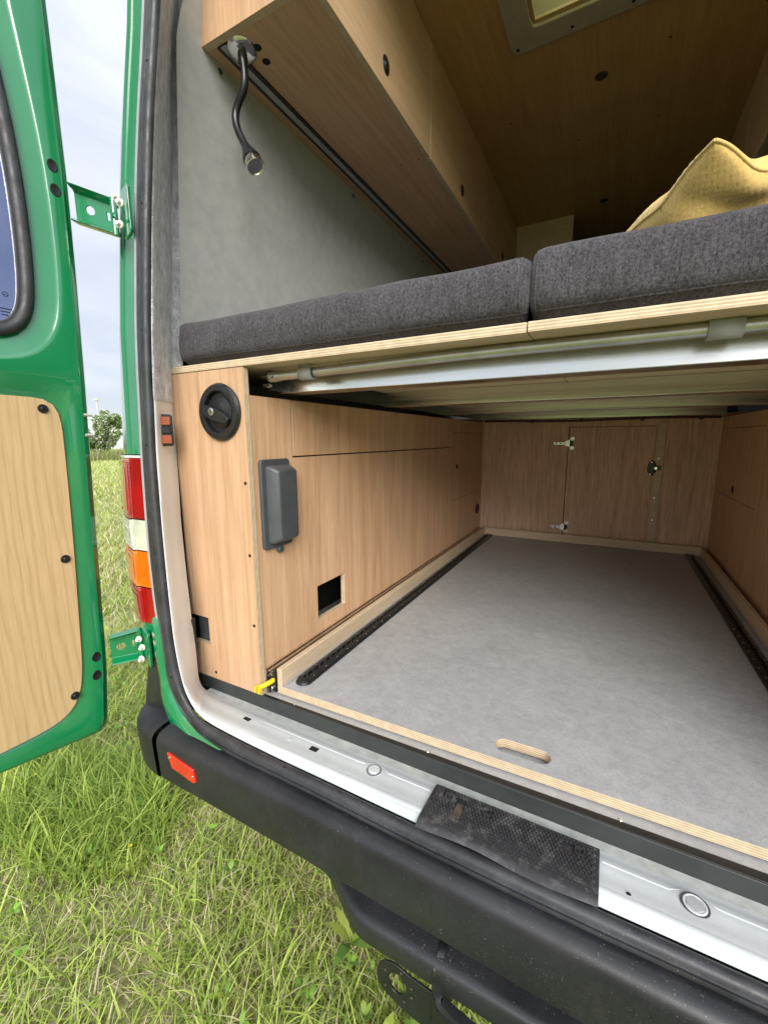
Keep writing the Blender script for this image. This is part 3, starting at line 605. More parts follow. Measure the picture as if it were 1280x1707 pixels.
# folded rim and outer skin
rim_o = [(edge_s(z), z) for z in np.linspace(1.14, -.71, 30)]+[(edge_s(-.72)-.004, -.722), (edge_s(-.73)-.014, -.731), (edge_s(-.73)-.03, -.731), (-.30, -.708), (-.5, -.698), (-.79, -.698)]
rim_i = [(edge_s(z)-.016, z) for z in np.linspace(1.14, -.69, 30)]+[(edge_s(-.7)-.018, -.700), (edge_s(-.7)-.022, -.708), (edge_s(-.7)-.035, -.7155), (-.30, -.694), (-.5, -.684), (-.79, -.684)]
MB().loft([ringpts(rim_i, 0), ringpts([tuple(np.array(a)*.9+np.array(b)*.1) for a, b in zip(rim_i, rim_o)], -.001), ringpts([tuple(np.array(a)*.8+np.array(b)*.2) for a, b in zip(rim_i, rim_o)], -.010), ringpts([tuple(np.array(a)*.12+np.array(b)*.88) for a, b in zip(rim_i, rim_o)], -.013), ringpts(rim_o, -.016), ringpts(rim_o, -.030), ringpts([tuple(np.array(a)*.5+np.array(b)*.5) for a, b in zip(rim_i, rim_o)], -.04)]).build('door_rim', M['green'], door, smooth=40)
rloft([ringpts(up_o, -.042), ringpts(al(up_o, win_seal_out), -.042)]).build('outer_skin', M['green'], door)
MB().add([D(s, z, -.042) for s, z in lo_o], [tuple(range(160))]).build('outer_skin', M['green'], door)
# window seal and glass
rloft([ringpts(win_seal_out, -.010), ringpts(inset(win_seal_out, .002), -.001), ringpts(inset(win_seal_out, .010), .003), ringpts(inset(win_seal_out, .018), -.001), ringpts(inset(win_seal_out, .0215), -.004), ringpts(inset(win_seal_out, .026), -.004), ringpts(inset(win_seal_out, .027), -.016)]).build('window_seal', M['rubber'], door, smooth=60)
ge = inset(win_seal_out, .0265); glass = MB().add(ringpts(ge, -.013)+ringpts(ge, -.017), [tuple(range(120)), tuple(range(120, 240))]).build('window_glass', M['glass'], door)
rloft([ringpts(inset(win_seal_out, .0262), -.011), ringpts(inset(win_seal_out, .0285), -.0105), ringpts(inset(win_seal_out, .0295), -.0125)]).build('chrome_bead', M['chrome'], door, smooth=60)
mk = MB()   # small etched glazing marks
def mline(s0, z0, s1, z1, w=.0009):
    mk.add([D(s0, z0-w, -.0128), D(s1, z1-w, -.0128), D(s1, z1+w, -.0128), D(s0, z0+w, -.0128)], [(0, 1, 2, 3)])
for k, (a, b_) in enumerate(((-.171, -.151), (-.171, -.152), (-.170, -.146), (-.158, -.150))): mline(a, .262-.006*k, b_, .262-.006*k, .0010)
for cs, cz, rr in ((-.159, .290, .0050), (-.1435, .262, .0045), (-.1435, .252, .0045)):
    P_ = [(cs+rr*math.cos(t), cz+rr*math.sin(t)) for t in np.linspace(0, 2*PI, 13)]
    for a, b_ in zip(P_, P_[1:]): mk.add([D(a[0], a[1], -.0128), D(b_[0], b_[1], -.0128), D(cs+(b_[0]-cs)*.75, cz+(b_[1]-cz)*.75, -.0128), D(cs+(a[0]-cs)*.75, cz+(a[1]-cz)*.75, -.0128)], [(0, 1, 2, 3)])
for a in (90, 210, 330): mline(-.159, .290, -.159+.004*math.cos(rad(a)), .290+.004*math.sin(rad(a)), .0006)
mk.build('glass_mark', M['black'], door)
# ply panel
pi_ = inset(pan, .0015); n_ = len(pi_)
MB().add(ringpts(pi_, .0045)+ringpts(pi_, -.008), [tuple(range(n_)), tuple(range(n_, 2*n_))[::-1]]+[(k, (k+1) % n_, n_+(k+1) % n_, n_+k) for k in range(n_)]).build('door_panel', M['door_ply'], door, bev=.0008)
btn = MB().lathe([(0, .0035), (.0035, .0035), (.0045, .0025), (.0085, .0028), (.0095, .001), (.0098, -.001)], (0, 0, 0), nv, 20, False).build('panel_button', M['black_gloss'], door, D(-.129, .067, .0048), smooth=40)
for s, z in ((-.126, -.266), (-.144, -.598), (-.42, .067), (-.65, .067), (-.67, -.3), (-.60, -.62)): dup(btn, D(s, z, .0048))
# drain / cable holes
hl = MB().lathe([(0, .0008), (.0085, .0008), (.0095, .0012), (.0115, .0012), (.0125, 0)], (0, 0, 0), nv, 24, False, (.8, 1)).build('rubber_grommet', M['black'], door, D(-.0525, .566, .0), smooth=40)
for s, z in ((-.0525, .520), (-.089, -.525), (-.093, -.572)): dup(hl, D(s, z, .0))
for z in (.058, .012):  # steel pins at the rim
    MB().tube([D(edge_s(z)-.014, z, -.004), D(edge_s(z)+.006, z, -.012)], .0035, 8).build('rim_pin', M['bolt'], door, smooth=60)

# ---- hinges
def hinge(zl0, zl1, zr0, zr1, P0, P1, seed):
    """pressed strap from the door rim (P0) to the corner pillar (P1): flanged channel with round hole and slot"""
    P0, P1 = Vector(P0), Vector(P1); ax = (P1-P0); ax.z = 0; Ln = ax.length; ax.normalize(); nn = Vector((ax.y, -ax.x, 0))
    if nn.dot(Vector((0, -1, 0))) < 0 and nn.dot(Vector((1, 0, 0))) < 0: nn = -nn
    def H(u, w, off=0):  # u along, w 0..1 up
        z0 = zl0+(zr0-zl0)*u/Ln; z1 = zl1+(zr1-zl1)*u/Ln; p = P0+ax*u+nn*off; return (p.x, p.y, z0+(z1-z0)*w)
    Z = lambda P, off: [H(u, w, off) for u, w in P]
    ho = resamp([(0, .16), (Ln*.62, .16), (Ln*.62, .84), (0, .84)], 48); hi = [(Ln*.33+.010*math.cos(2*PI*k/48), .5+.135*math.sin(2*PI*k/48)) for k in range(48)]
    so3 = resamp([(Ln*.62, .16), (Ln*.86, .16), (Ln*.86, .84), (Ln*.62, .84)], 48); si = resamp([(Ln*.70, .24), (Ln*.78, .24), (Ln*.78, .78), (Ln*.70, .78)], 48)
    m_ = MB()
    for o_, i_ in ((ho, hi), (so3, si)):
        i_ = aligned(o_, i_); m_.loft([Z(o_, 0), Z(i_, 0), Z(i_, -.003), Z(o_, -.003)], True)
    for s_ in (1, -1):
        w0, w1 = (.84, 1) if s_ > 0 else (.16, 0)
        m_.loft([[H(u, w, o2) for w, o2 in ((w0, 0), (w0+(w1-w0)*.35, .004), (w0+(w1-w0)*.5, .014), (w0+(w1-w0)*.9, .020), (w1, .018), (w1, -.004), (w0, -.003))] for u in np.linspace(0, Ln*.98, 8)], True, True)
    h = m_.build('hinge_strap', M['green'], van, smooth=40)
    k_ = MB().loft([[H(Ln*.84, w, .000) for w in (.2, .8)], [H(Ln*.93, w, .012) for w in (.22, .78)], [H(Ln*1.02, w, .016) for w in (.24, .76)]]).build('hinge_knuckle', M['green'], h, smooth=60)
    MB().tube([H(Ln*.97, -.02, .014), H(Ln*.97, 1.02, .014)], .0065, 12).build('hinge_pin', M['green'], h, smooth=60)
    zc = (zr0+zr1)/2; px = P1
    pl = MB().plate(rrect(-.024, .030, -.046, .046, .008), 'y', -.004, .004).xf(lambda p: (px.x+.044+p[0]*.9-p[1]*.2, px.y-.012+p[1]-p[0]*.28, zc+p[2])).build('hinge_plate', M['green'], h, bev=.0015)
    MB().loft([[(px.x+.004, px.y-.02, zc-.004), (px.x+.004, px.y-.02, zc+.004)], [(px.x+.036, px.y-.030, zc-.001), (px.x+.036, px.y-.030, zc+.001)]]).build('hinge_web', M['green'], h)
    bo = None
    for q, (dx, dz) in enumerate(((.008, .026), (.026, .010), (.012, -.026))):
        c = (px.x+.026+dx, px.y-.022-dx*.25, zc+dz)
        if bo is None: bo = MB().lathe([(0, .010), (.0038, .010), (.0042, .009), (.0046, .003), (.0078, .0022), (.0080, 0)], (0, 0, 0), (.35, -1, 0), 14, False).build('hinge_bolt', M['bolt'], h, c, smooth=30)
        else: dup(bo, c)
    return h
hinge(.468, .542, .438, .508, (-1.0705, .582, 0), (-.985, .625, 0), 1)
hinge(-.556, -.484, -.560, -.478, (-1.077, .545, 0), (-1.045, .605, 0), 2)

# ================================================================== FLOOR inside the van
SKW = lambda p: (p[0], p[1]+(.0135*(p[0]+.715) if p[1] < 1.5 else 0), p[2])
MB().box(-.955, .715, .698, 3.58, -.645, -.625).xf(SKW).build('floor_board', M['lino'], van)
MB().box(-.955, .715, .6905, .6945, -.659, -.6235).build('edge_strip', M['strip'], van, bev=.0008)
MB().box(-.955, .715, .6947, .7010, -.6249, -.6237).xf(lambda p: (p[0], p[1]+(.0135*(p[0]+.715)*.8 if p[1] > .698 else 0), p[2])).build('edge_strip_top', M['black'], van, bev=.0006)
MB().box(-.90, .70, .6620, .6903, -.664, -.6572).build('seam_strip', M['seam'], van)
s0_ = MB().lathe([(0, .0012), (.0022, .001), (.0028, 0)], (0, 0, 0), (0, 0, 1), 10, False).build('strip_screw', M['chrome'], van, (-.62, .7015, -.6234))
for x in (-.28, .06, .4): dup(s0_, (x, .7005+.0135*(x+.715), -.6234))

# ================================================================== LEFT CABINET
X0, XS, YF, YB, ZT = -.955, -.715, .692, 2.656, .155
cab = empty('left_storage_cabinet', (-.83, 1.67, -.625)); tag(cab, 'long plywood cabinet on the left of the garage with round locking hatch and grey cover', 'cabinet')
cab.name = 'storage_cabinet'; ORG[cab.name] = ORG['left_storage_cabinet'] if 'left_storage_cabinet' in ORG else Vector((-.83, 1.67, -.625))
MB().holes((X0, XS, -.6245, ZT), [(X0-.01, -.889, -.531, -.456)], 'y', YF, YF+.015).build('end_panel', M['ply_front'], cab)
WH = (.93, 1.072, -.520, -.418); F1 = (.845, 2.06, -.046, .0965); F2 = (2.10, 2.625, -.322, .031)
MB().holes((YF+.0155, YB-.001, -.6245, .097), [WH, (F1[0], F1[1], F1[2], .2), F2], 'x', XS-.017, XS-.002).build('side_board', M['ply_side'], cab)
g_ = .0022
MB().box(XS-.017, XS-.002, F1[0]+.0055, F1[1]-.0015, F1[2]+.004, .0965).build('flap', M['ply_side'], cab)
MB().box(XS-.017, XS-.002, F2[0]+g_, F2[1]-g_, F2[2]+g_, F2[3]-g_).build('flap', M['ply_side'], cab)
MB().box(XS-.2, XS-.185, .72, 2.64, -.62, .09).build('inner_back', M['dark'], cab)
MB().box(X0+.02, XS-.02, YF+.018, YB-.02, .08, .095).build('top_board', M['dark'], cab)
MB().box(-.952, -.886, .712, .722, -.55, -.44).build('notch_back', M['grey_plastic'], cab)
scr = MB().lathe([(0, .0006), (.0028, .0006), (.0036, .0012), (.0042, 0)], (0, 0, 0), (0, -1, 0), 12, False).build('screw', M['black'], cab, (-.727, YF, -.098), smooth=30)
for x, z in ((-.727, -.268), (-.727, -.443), (-.727, -.603), (-.875, -.605)): dup(scr, (x, YF, z))
# round locking hatch
hc = Vector((-.789, YF, .0615))
bez = MB().lathe([(.0625, -.001), (.064, .006), (.060, .0115), (.052, .0125), (.0465, .0115), (.0445, .008), (.0445, -.001)], hc, (0, -1, 0), 56, False).build('hatch_bezel', M['black_gloss'], cab, smooth=40)
MB().lathe([(0, .0006), (.0446, .0006)], hc, (0, -1, 0), 40, False).build('hatch_recess', M['black'], bez)
MB().lathe([(0, .0065), (.030, .0065), (.034, .005), (.0345, .0006)], hc+Vector((.004, 0, 0)), (0, -1, 0), 40, False).build('hatch_cap', M['black_gloss'], bez, smooth=40)
hp = [(-.041, .013), (-.036, .016), (-.02, .0145), (.0, .0075), (.022, -.004), (.037, -.014), (.038, -.018), (.034, -.026), (.018, -.025), (.0, -.0215), (-.02, -.016), (-.034, -.009), (-.0405, .0)]
MB().plate([(hc.x+a, hc.z+b_) for a, b_ in hp], 'y', YF-.018, YF-.004).build('hatch_handle', M['black_gloss'], bez, bev=.0035, seg=3)
MB().lathe([(0, .0012), (.0065, .0012), (.0085, .0006), (.009, -.001)], (hc.x-.013, YF-.018, hc.z+.001), (0, -1, 0), 20, False).build('lock_cylinder', M['zinc'], bez, smooth=30)
MB().box(hc.x-.0142, hc.x-.0118, YF-.0198, YF-.0190, hc.z-.004, hc.z+.006).build('keyhole', M['dark'], bez)
for a in (40, 262): MB().lathe([(0, .0005), (.0022, .0008), (.003, 0)], (hc.x+.053*math.cos(rad(a)), YF-.0122, hc.z+.053*math.sin(rad(a))), (0, -1, 0), 10, False).build('hatch_screw', M['dark'], bez)
lab = MB(); rr0, rr1 = .0475, .0585
lab.loft([[(hc.x+r*math.cos(rad(a)), YF-.0128, hc.z+r*math.sin(rad(a))) for r in (rr0, rr1)] for a in range(72, 124, 4)]).build('label_strip', M['black'], bez)
for t_, a in (('A', 116), ('C', 110), ('Q', 104), ('U', 98), ('A', 92)): pass
# dark grey weatherproof cover
b0, b1, c0, c1 = .722, .822, -.262, -.046
cov = MB().plate(rrect(b0, b1, c0, c1, .010), 'x', XS-.002, XS+.008).build('socket_cover', M['grey_plastic'], cab, bev=.0025, seg=3)
def cring(i, x, r): return [(x, a, b_) for a, b_ in rrect(b0+.014+i, b1-.006-i*.4, c0+.012+i, c1-.014-i, r)]
MB().loft([cring(0, XS+.007, .008), cring(.002, XS+.020, .008), cring(.010, XS+.036, .008), cring(.013, XS+.039, .006)], True, True).build('cover_lid', M['grey_plastic'], cov, bev=.002, seg=3)
MB().lathe([(0, .010), (.0085, .009), (.010, .006), (.010, 0)], (XS+.002, .776, c0-.006), (1, 0, 0), 20, False).build('cover_latch', M['grey_plastic'], cov, smooth=40)
# knob and vent
MB().lathe([(0, .005), (.009, .004), (.013, .002), (.014, 0)], (XS-.002, 2.160, -.146), (1, 0, 0), 20, False).build('push_knob', M['black_gloss'], cab, smooth=40)
MB().lathe([(0, .002), (.020, .002), (.022, .006), (.030, .006), (.034, .001)], (XS-.002, 2.572, -.432), (1, 0, 0), 28, False).build('vent_ring', M['black_gloss'], cab, smooth=40)

# ================================================================== RIGHT CABINET and bulkhead
XR = .473
cbr = empty('storage_cabinet', (.6, 1.67, -.625)); tag(cbr, 'plywood cabinet along the right side of the garage with one small square flap', 'cabinet')
F3 = (1.955, 2.622, -.262, .042)
MB().holes((.712, YB-.001, -.6245, .097), [F3], 'x', XR, XR+.015).build('side_board', M['ply_side'], cbr)
MB().box(XR, XR+.015, F3[0]+g_, F3[1]-g_, F3[2]+g_, F3[3]-g_).build('flap', M['ply_side'], cbr)
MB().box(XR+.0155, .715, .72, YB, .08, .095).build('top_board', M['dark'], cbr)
MB().box(XR, .715, .697, .712, -.6245, ZT).build('end_panel', M['ply_front'], cbr)
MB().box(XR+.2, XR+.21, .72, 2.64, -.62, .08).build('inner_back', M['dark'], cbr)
MB().lathe([(0, .005), (.012, .004), (.017, .002), (.018, 0)], (XR, 2.302, -.222), (-1, 0, 0), 20, False).build('push_knob', M['black_gloss'], cbr, smooth=40)

bh = empty('bulkhead_partition', (CX, YB+.01, -.625)); tag(bh, 'plywood partition across the far end of the garage with a hinged hatch', 'partition')
DR = (-.224, .2, -.575, .062)
MB().holes((-.95, .705, -.6245, .12), [DR], 'y', YB, YB+.012).build('partition_board', M['ply_back'], bh)
MB().box(DR[0]+.004, DR[1]-.001, YB-.001, YB+.011, DR[2]+.003, DR[3]-.003).build('hatch_door', M['ply_back'], bh)
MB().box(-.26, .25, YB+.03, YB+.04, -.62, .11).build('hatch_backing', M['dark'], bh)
MB().box(-.292, DR[0]-.0005, YB-.004, YB-.0005, -.575, .09).build('left_batten', M['ply_back'], bh)
bpy.data.objects['left_batten'].name = 'batten'
MB().box(.206, .243, YB-.006, YB-.0005, -.60, .074).build('batten', M['birch_y'], bh, bev=.001)
def cuphinge(z):
    h = MB().box(-.300, -.238, YB-.016, YB-.005, z-.009, z+.009).build('hinge', M['zinc'], bh, bev=.002)
    MB().lathe([(0, .006), (.014, .006), (.017, .001)], (-.212, YB-.001, z), (0, -1, 0), 20, False).build('hinge_cup', M['black_gloss'], h, smooth=40)
    MB().loft([[(-.240, YB-.010, z-.010), (-.240, YB-.010, z+.010)], [(-.215, YB-.008, z-.022), (-.215, YB-.008, z+.022)]]).build('hinge_arm', M['zinc'], h)
    for d in (-.026, .026): MB().plate(rrect(-.213, -.190, z+d-.010, z+d+.010, .004), 'y', YB-.005, YB-.001).build('hinge_wing', M['zinc'], h, bev=.001)
    for x in (-.286, -.262): MB().lathe([(0, .001), (.004, .001)], (x, YB-.016, z), (0, -1, 0), 10, False).build('hinge_screw', M['black'], h)
cuphinge(-.030); cuphinge(-.519)
MB().plate([(.196+.022*math.cos(t)*(1 if math.cos(t) > 0 else 1), -.160+.040*math.sin(t)) for t in np.linspace(0, 2*PI, 28, endpoint=False)], 'y', YB-.006, YB-.0015).build('latch_plate', M['black_gloss'], bh, bev=.001)
MB().box(.210, .236, YB-.012, YB-.0065, -.168, -.146).build('latch_bolt', M['black_gloss'], bh, bev=.001)
MB().lathe([(0, .001), (.007, .001)], (.213, YB-.013, -.160), (0, -1, 0), 14, False).build('latch_tip', M['chrome'], bh)
for x, z in ((.194, -.128), (.190, -.192), (.222, -.11), (.221, -.32), (.222, -.44)): MB().lathe([(0, .0015), (.0035, .001), (.004, 0)], (x, YB-.006, z), (0, -1, 0), 10, False).build('screw', M['chrome'], bh)
# wiring along the top of the partition
cbm = MB().tube([(x, YB-.03, .0985+.004*math.sin(x*7)) for x in np.linspace(-.70, .46, 40)], .006, 8).build('cable', M['cable'], smooth=60)
tag(cbm, 'dark red cable clipped along the top of the far partition', 'cable')
for x in (-.42, -.16, .13, .38): MB().box(x-.008, x+.008, YB-.038, YB-.02, .088, .106).build('cable_clip', M['black'], cbm, bev=.002)

# ================================================================== SLIDE-OUT TRAY
tray = empty('slide_out_tray', (CX, 1.65, -.62)); tag(tray, 'grey topped slide-out tray with plywood rim and black lashing rails', 'tray')
TX0, TX1, TY0, TY1, TZ = -.683, .452, .714, 2.615, -.600
TSK = lambda p: (p[0], p[1]+(.017*(p[0]+.715) if p[1] < .83 else 0), p[2])
MB().holes((TX0, TX1, TY0, TY1), [(-.20, -.01, .722, .815)], 'z', TZ-.019, TZ).xf(TSK).build('tray_board', M['tray'], tray)
oc = resamp([(-.20, .722), (-.01, .722), (-.01, .815), (-.20, .815)], 80); ic = resamp(rrect(-.160, -.056, .738, .776, .0185, 8), 80)
MB().ring(oc, aligned(oc, ic), 'z', TZ-.019, TZ).xf(TSK).build('grip_slot', M['tray'], tray)
MB().box(TX0, TX0+.0145, TY0, TY1-.015, TZ+.0005, TZ+.046).build('rim', M['birch_x'], tray, bev=.001)
MB().box(TX1-.0145, TX1, TY0, TY1-.015, TZ+.0005, TZ+.046).build('rim', M['birch_x'], tray, bev=.001)
MB().box(TX0, TX1, TY1-.0145, TY1, TZ+.0005, TZ+.046).build('rim', M['birch_y'], tray, bev=.001)
for x in (TX0+.0155, TX1-.0195): MB().box(x, x+.004, TY0+.012, TY1-.02, TZ+.0005, TZ+.003).build('sealant_bead', M['clip'], tray)
def rail(xc):
    w = .0215; y0, y1 = .760, 2.585
    pr = [(-w, 0), (-w, .004), (-w+.003, .0075), (-.009, .010), (-.0065, .010), (-.006, .004), (.006, .004), (.0065, .010), (.009, .010), (w-.003, .0075), (w, .004), (w, 0)]
    r = MB().loft([[(xc+a, y, TZ+.0005+b_) for a, b_ in pr] for y in (y0, y1)], False).build('lashing_rail', M['black_gloss'], tray, smooth=30)
    dm = MB()
    for k in range(7):
        a = k/6*PI/2; dm.v += [(xc+w*math.cos(a)*math.cos(t), y0-w*1.0*math.cos(a)*math.sin(t), TZ+.0005+.0105*math.sin(a)) for t in np.linspace(0, PI, 15)]
    for k in range(6):
        for j in range(14): dm.f.append((k*15+j, k*15+j+1, (k+1)*15+j+1, (k+1)*15+j))
    dm.build('end_cap', M['black'], r, smooth=80)
    th = MB()
    for k in range(70):
        y = y0+.018+k*.0258
        if y > y1-.01: break
        for sx in (-1, 1): th.add([(xc+sx*.0088, y-.005, TZ+.0106), (xc+sx*.002, y, TZ+.0106), (xc+sx*.0088, y+.005, TZ+.0106), (xc+sx*.0088, y-.005, TZ+.004), (xc+sx*.002, y, TZ+.004), (xc+sx*.0088, y+.005, TZ+.004)], [(0, 1, 2), (3, 4, 5), (0, 1, 4, 3), (1, 2, 5, 4), (2, 0, 3, 5)])
    t_ = th.build('rail_teeth', M['black_gloss'], r); t_['kind'] = 'stuff'
    sc = None
    for k in range(18):
        y = y0+.012+k*.052
        for sx in (-1, 1):
            p = (xc+sx*.0135, y+(.010 if sx > 0 else 0), TZ+.009)
            if sc is None: sc = MB().lathe([(0, .001), (.0014, .0008), (.0018, -.001)], (0, 0, 0), (0, 0, 1), 8, False).build('rail_rivet', M['chrome'], r, p)
            else: dup(sc, p)
rail(-.636); rail(.3945)
# drawer runner and yellow release lever
rn = MB().box(-.7135, -.7105, .706, 2.6, -.619, -.560).build('runner', M['zinc'], tray)
for z in (-.611, -.568):
    MB().loft([[(-.7105+.018*math.cos(t)*.5+.008, y, z+.0075*math.sin(t)) for t in np.linspace(-2.2, 2.2, 9)] for y in (.704, 2.6)]).build('runner_channel', M['zinc'], rn, smooth=60)
MB().box(-.7085, -.686, .712, 2.6, -.617, -.562).build('runner_body', M['black_gloss'], rn)
for z in (-.608, -.571): MB().lathe([(0, .002), (.0045, .001), (.005, -.002)], (-.698, .7105, z), (0, -1, 0), 12, False).build('runner_ball', M['chrome'], rn, smooth=60)
lv = MB().loft([[(x-.0045*s, y, z+.005*c) for s, c in ((-1, -1), (1, -1), (1, 1), (-1, 1))] for x, y, z in ((-.692, .712, -.585), (-.693, .700, -.586), (-.700, .688, -.589), (-.708, .678, -.592))], True, True).build('release_lever', M['yellow_plastic'], tray, bev=.002, label='yellow release lever')
for dx in (-.006, .006): MB().box(-.7105+dx-.0022, -.7105+dx+.0022, .671, .683, -.606, -.590).build('lever_prong', M['yellow_plastic'], lv, bev=.0015)

# ================================================================== BED PLATFORM
bed = empty('bed_platform', (CX, 1.6, .16)); tag(bed, 'plywood bed base on aluminium cross beams spanning the van', 'bed base')
MB().box(-.953, -.1265, YF-.001, 2.60, .1565, .1715).build('board', M['birch_z'], bed, bev=.0008)
MB().box(-.1245, .712, YF-.003, 2.60, .1565, .1715).build('board', M['birch_z'], bed, bev=.0008)
for k, y in enumerate((.800, 1.32, 1.85, 2.58)):
    MB().box(-.712, .47, y, y+.055, .1085 if k else .108, .1455 if not k else .156).build('cross_beam', M['alu'], bed, bev=.0012)
MB().box(-.69, .47, .812, .85, .146, .1560).build('packing_strip', M['birch_y'], bed)
bpo = MB().box(-.713, -.703, .765, 2.6, .112, .155).build('side_bracket', M['black'], bed)
MB().lathe([(0, .004), (.004, .004), (.005, 0)], (-.702, .756, .121), (1, -.5, 0), 12, False).build('bracket_bolt', M['zinc'], bed)
MB().tube([(-.712, .752, .1215), (-.690, .750, .1195)], .003, 8).build('bracket_bolt', M['zinc'], bed, smooth=60)
pole = MB().tube([(x, .750, .1385+.0075*min(1, (x+.68)/.45)) for x in np.linspace(-.668, .47, 12)], .0098, 20).build('telescopic_pole', M['alu_matt'], smooth=60)
tag(pole, 'thin aluminium pole clipped under the front edge of the bed board', 'pole')
MB().tube([(-.690, .750, .1383), (-.664, .750, .1386)], .0115, 20).build('pole_collar', M['alu_matt'], pole, smooth=40)
MB().lathe([(0, .0012), (.002, .001), (.0022, 0)], (-.674, .7388, .136), (0, -1, -.1), 10, False).build('collar_hole', M['dark'], pole)
MB().tube([(-.715, .750, .138), (-.688, .750, .138)], .0045, 12).build('pole_rod', M['chrome'], pole, smooth=60)
def clipb(x0, x1, zc):
    R_ = [[(x, .750+.0125*math.cos(t), zc+.0125*math.sin(t)) for t in np.linspace(-.6, -5.2+1.0, 14)]+[(x, .7385, .1563), (x, .762, .1563)] for x in (x0, x1)]
    m_ = MB().loft(R_); o = m_.build('pole_clip', M['clip'], bed, smooth=40); s_ = o.modifiers.new('s', 'SOLIDIFY'); s_.thickness = .0022; s_.offset = 1; return o
clipb(-.603, -.568, .1400); clipb(.103, .142, .1460)

# ================================================================== MATTRESS (two cushions)
def mattress(x0, x1, z1, label, yf, seed):
    z0 = .1718; nx_ = 90; prof_ = [(.034, .0), (.026, .004), (.017, .010), (.007, .0165), (.004, .0185), (-.001, .0205), (-.006, .032), (-.007, .055), (-.006, .080), (.000, .097), (.008, .1035), (.0095, .1025), (.011, .1045), (.03, .1065), (.10, .108), (.4, .109), (1.0, .109), (1.7, .108)]
    H = z1-z0; prof_ = [(a, b_/.107*H) for a, b_ in prof_]; rings = []
    xs2 = [x0+(x1-x0)*(1-math.cos(PI*k/nx_))/2 for k in range(nx_+1)]
    for x in xs2:
        d = min(x-x0, x1-x); e = max(0, 1-d/.022); sq = math.sqrt(max(0, 1-e*e)) if e > 0 else 1
        r = []
        for (a, b_) in prof_:
            n1 = mnoise.noise((x*7+seed, b_*22, seed)); n2 = mnoise.noise((x*24, b_*50, seed+4))
            puff = .0065*n1+.0030*n2*(1+2*max(0, 1-d/.06))
            zz = z0+H*.5+(b_-H*.5)*(.80+.20*sq)+(n1*.006+n2*.0015 if b_ > H*.7 else 0); yy = yf+a+(1-sq)*.018+puff*(1 if a < .02 else 0)
            if b_ < H*.1: yy += .010*max(0, mnoise.noise((x*3, 1, seed)))
            r.append((x, yy, zz))
        rings.append(r)
    m_ = MB().loft(rings)
    for side_ in (0, -1):
        r = rings[side_]; n = len(m_.v); m_.v += list(r)+[(p[0], p[1], z0) for p in r]; k = len(r)
        m_.f += [(n+j, n+j+1, n+k+j+1, n+k+j) for j in range(k-1)]
    ms = m_.build('mattress', M['fabric'], smooth=75); tag(ms, label, 'mattress', 'mattress sections on the bed')
    for iz, nm in ((4, 'seam_piping'), (11, 'seam_piping')):
        MB().tube([(r[iz][0], r[iz][1]-.0005, r[iz][2]) for r in rings[2:-2]], .0017, 6).build(nm, M['fabric'], ms, smooth=60)
    si = 1 if seed == 1 else 0
    ring_i = rings[-8] if seed == 1 else rings[6]
    MB().tube([(p[0], p[1]-.0004, p[2]) for p in ring_i[4:12]], .0015, 6).build('seam_piping', M['fabric'], ms, smooth=60)
mattress(-.943, -.1285, .2735, 'dark grey fabric mattress section on the left of the bed, meeting the grey wall', .706, 1)
mattress(-.1275, .705, .2800, 'dark grey fabric mattress section on the right of the bed, under the mustard cushion', .704, 5)

# ================================================================== CUSHION
e1 = Vector((-.54, .82, -.20)).normalized(); e2 = Vector((.80, .56, -.20)); e2 = (e2-e1*e2.dot(e1)).normalized(); en = e1.cross(e2).normalized()
P0 = Vector((.098, .850, .440)); S_ = .42
cu = MB(); thk = .064
def cpos(u, v, sg):
    a, b_ = 2*u-1, 2*v-1
    pinch = .05*(a*a*(1-b_*b_)); cnr = .020*(abs(a)*abs(b_))**5; pu = u+(.035*(1-b_*b_)*(-a)*abs(a))-a*cnr; pv = v+(.035*(1-a*a)*(-b_)*abs(b_))-b_*cnr
    t = thk*max(0, (1-a*a))**.5*max(0, (1-b_*b_))**.5; t = thk*(1-(1-t/thk)**1.5) if t > 0 else 0
    w = .0012*(math.sin(u*PI*2*34+.5*mnoise.noise((u*9, v*9, 0)))*math.sin(v*PI*2*34+.5*mnoise.noise((u*9, v*9, 7))))*(1 if t > .003 else 0) if sg < 0 else .0016*math.sin((u)*PI*2*30)*(1 if t > .003 else 0)
    fold = (.016*mnoise.noise((u*4.5, v*4.5, 2))-.010*math.exp(-((u-.16+.5*(v-.1))/.05)**2)*(sg < 0))*min(1, t/thk*1.3)
    sag = .022*math.exp(-((v-.20)/.10)**2)*(1-u)**4+.012*math.exp(-((u-.28)/.10)**2)*(1-v)**4
    return P0+e1*(S_*pu)+e2*(S_*pv)+en*(sg*-1*(t+w+fold))-Vector((0, 0, sag))
for sg, Nn in ((-1, 110), (1, 430)):
    U = np.linspace(0, 1, Nn); base = len(cu.v)
    for u in U:
        for v in U: cu.v.append(tuple(cpos(u, v, sg)))
    for i in range(Nn-1):
        for j in range(Nn-1): cu.f.append((base+i*Nn+j, base+i*Nn+j+1, base+(i+1)*Nn+j+1, base+(i+1)*Nn+j))
cush = cu.build('cushion', M['knit'], smooth=170); tag(cush, 'mustard yellow woven cushion on the right of the mattress', 'cushion')
pp = [cpos(t, 0, 1) for t in np.linspace(0, 1, 40)]+[cpos(1, t, 1) for t in np.linspace(0, 1, 40)][1:]+[cpos(1-t, 1, 1) for t in np.linspace(0, 1, 40)][1:]+[cpos(0, 1-t, 1) for t in np.linspace(0, 1, 40)][1:]
MB().tube(pp, .0028, 8).build('cushion_piping', M['knit'], cush, smooth=60)

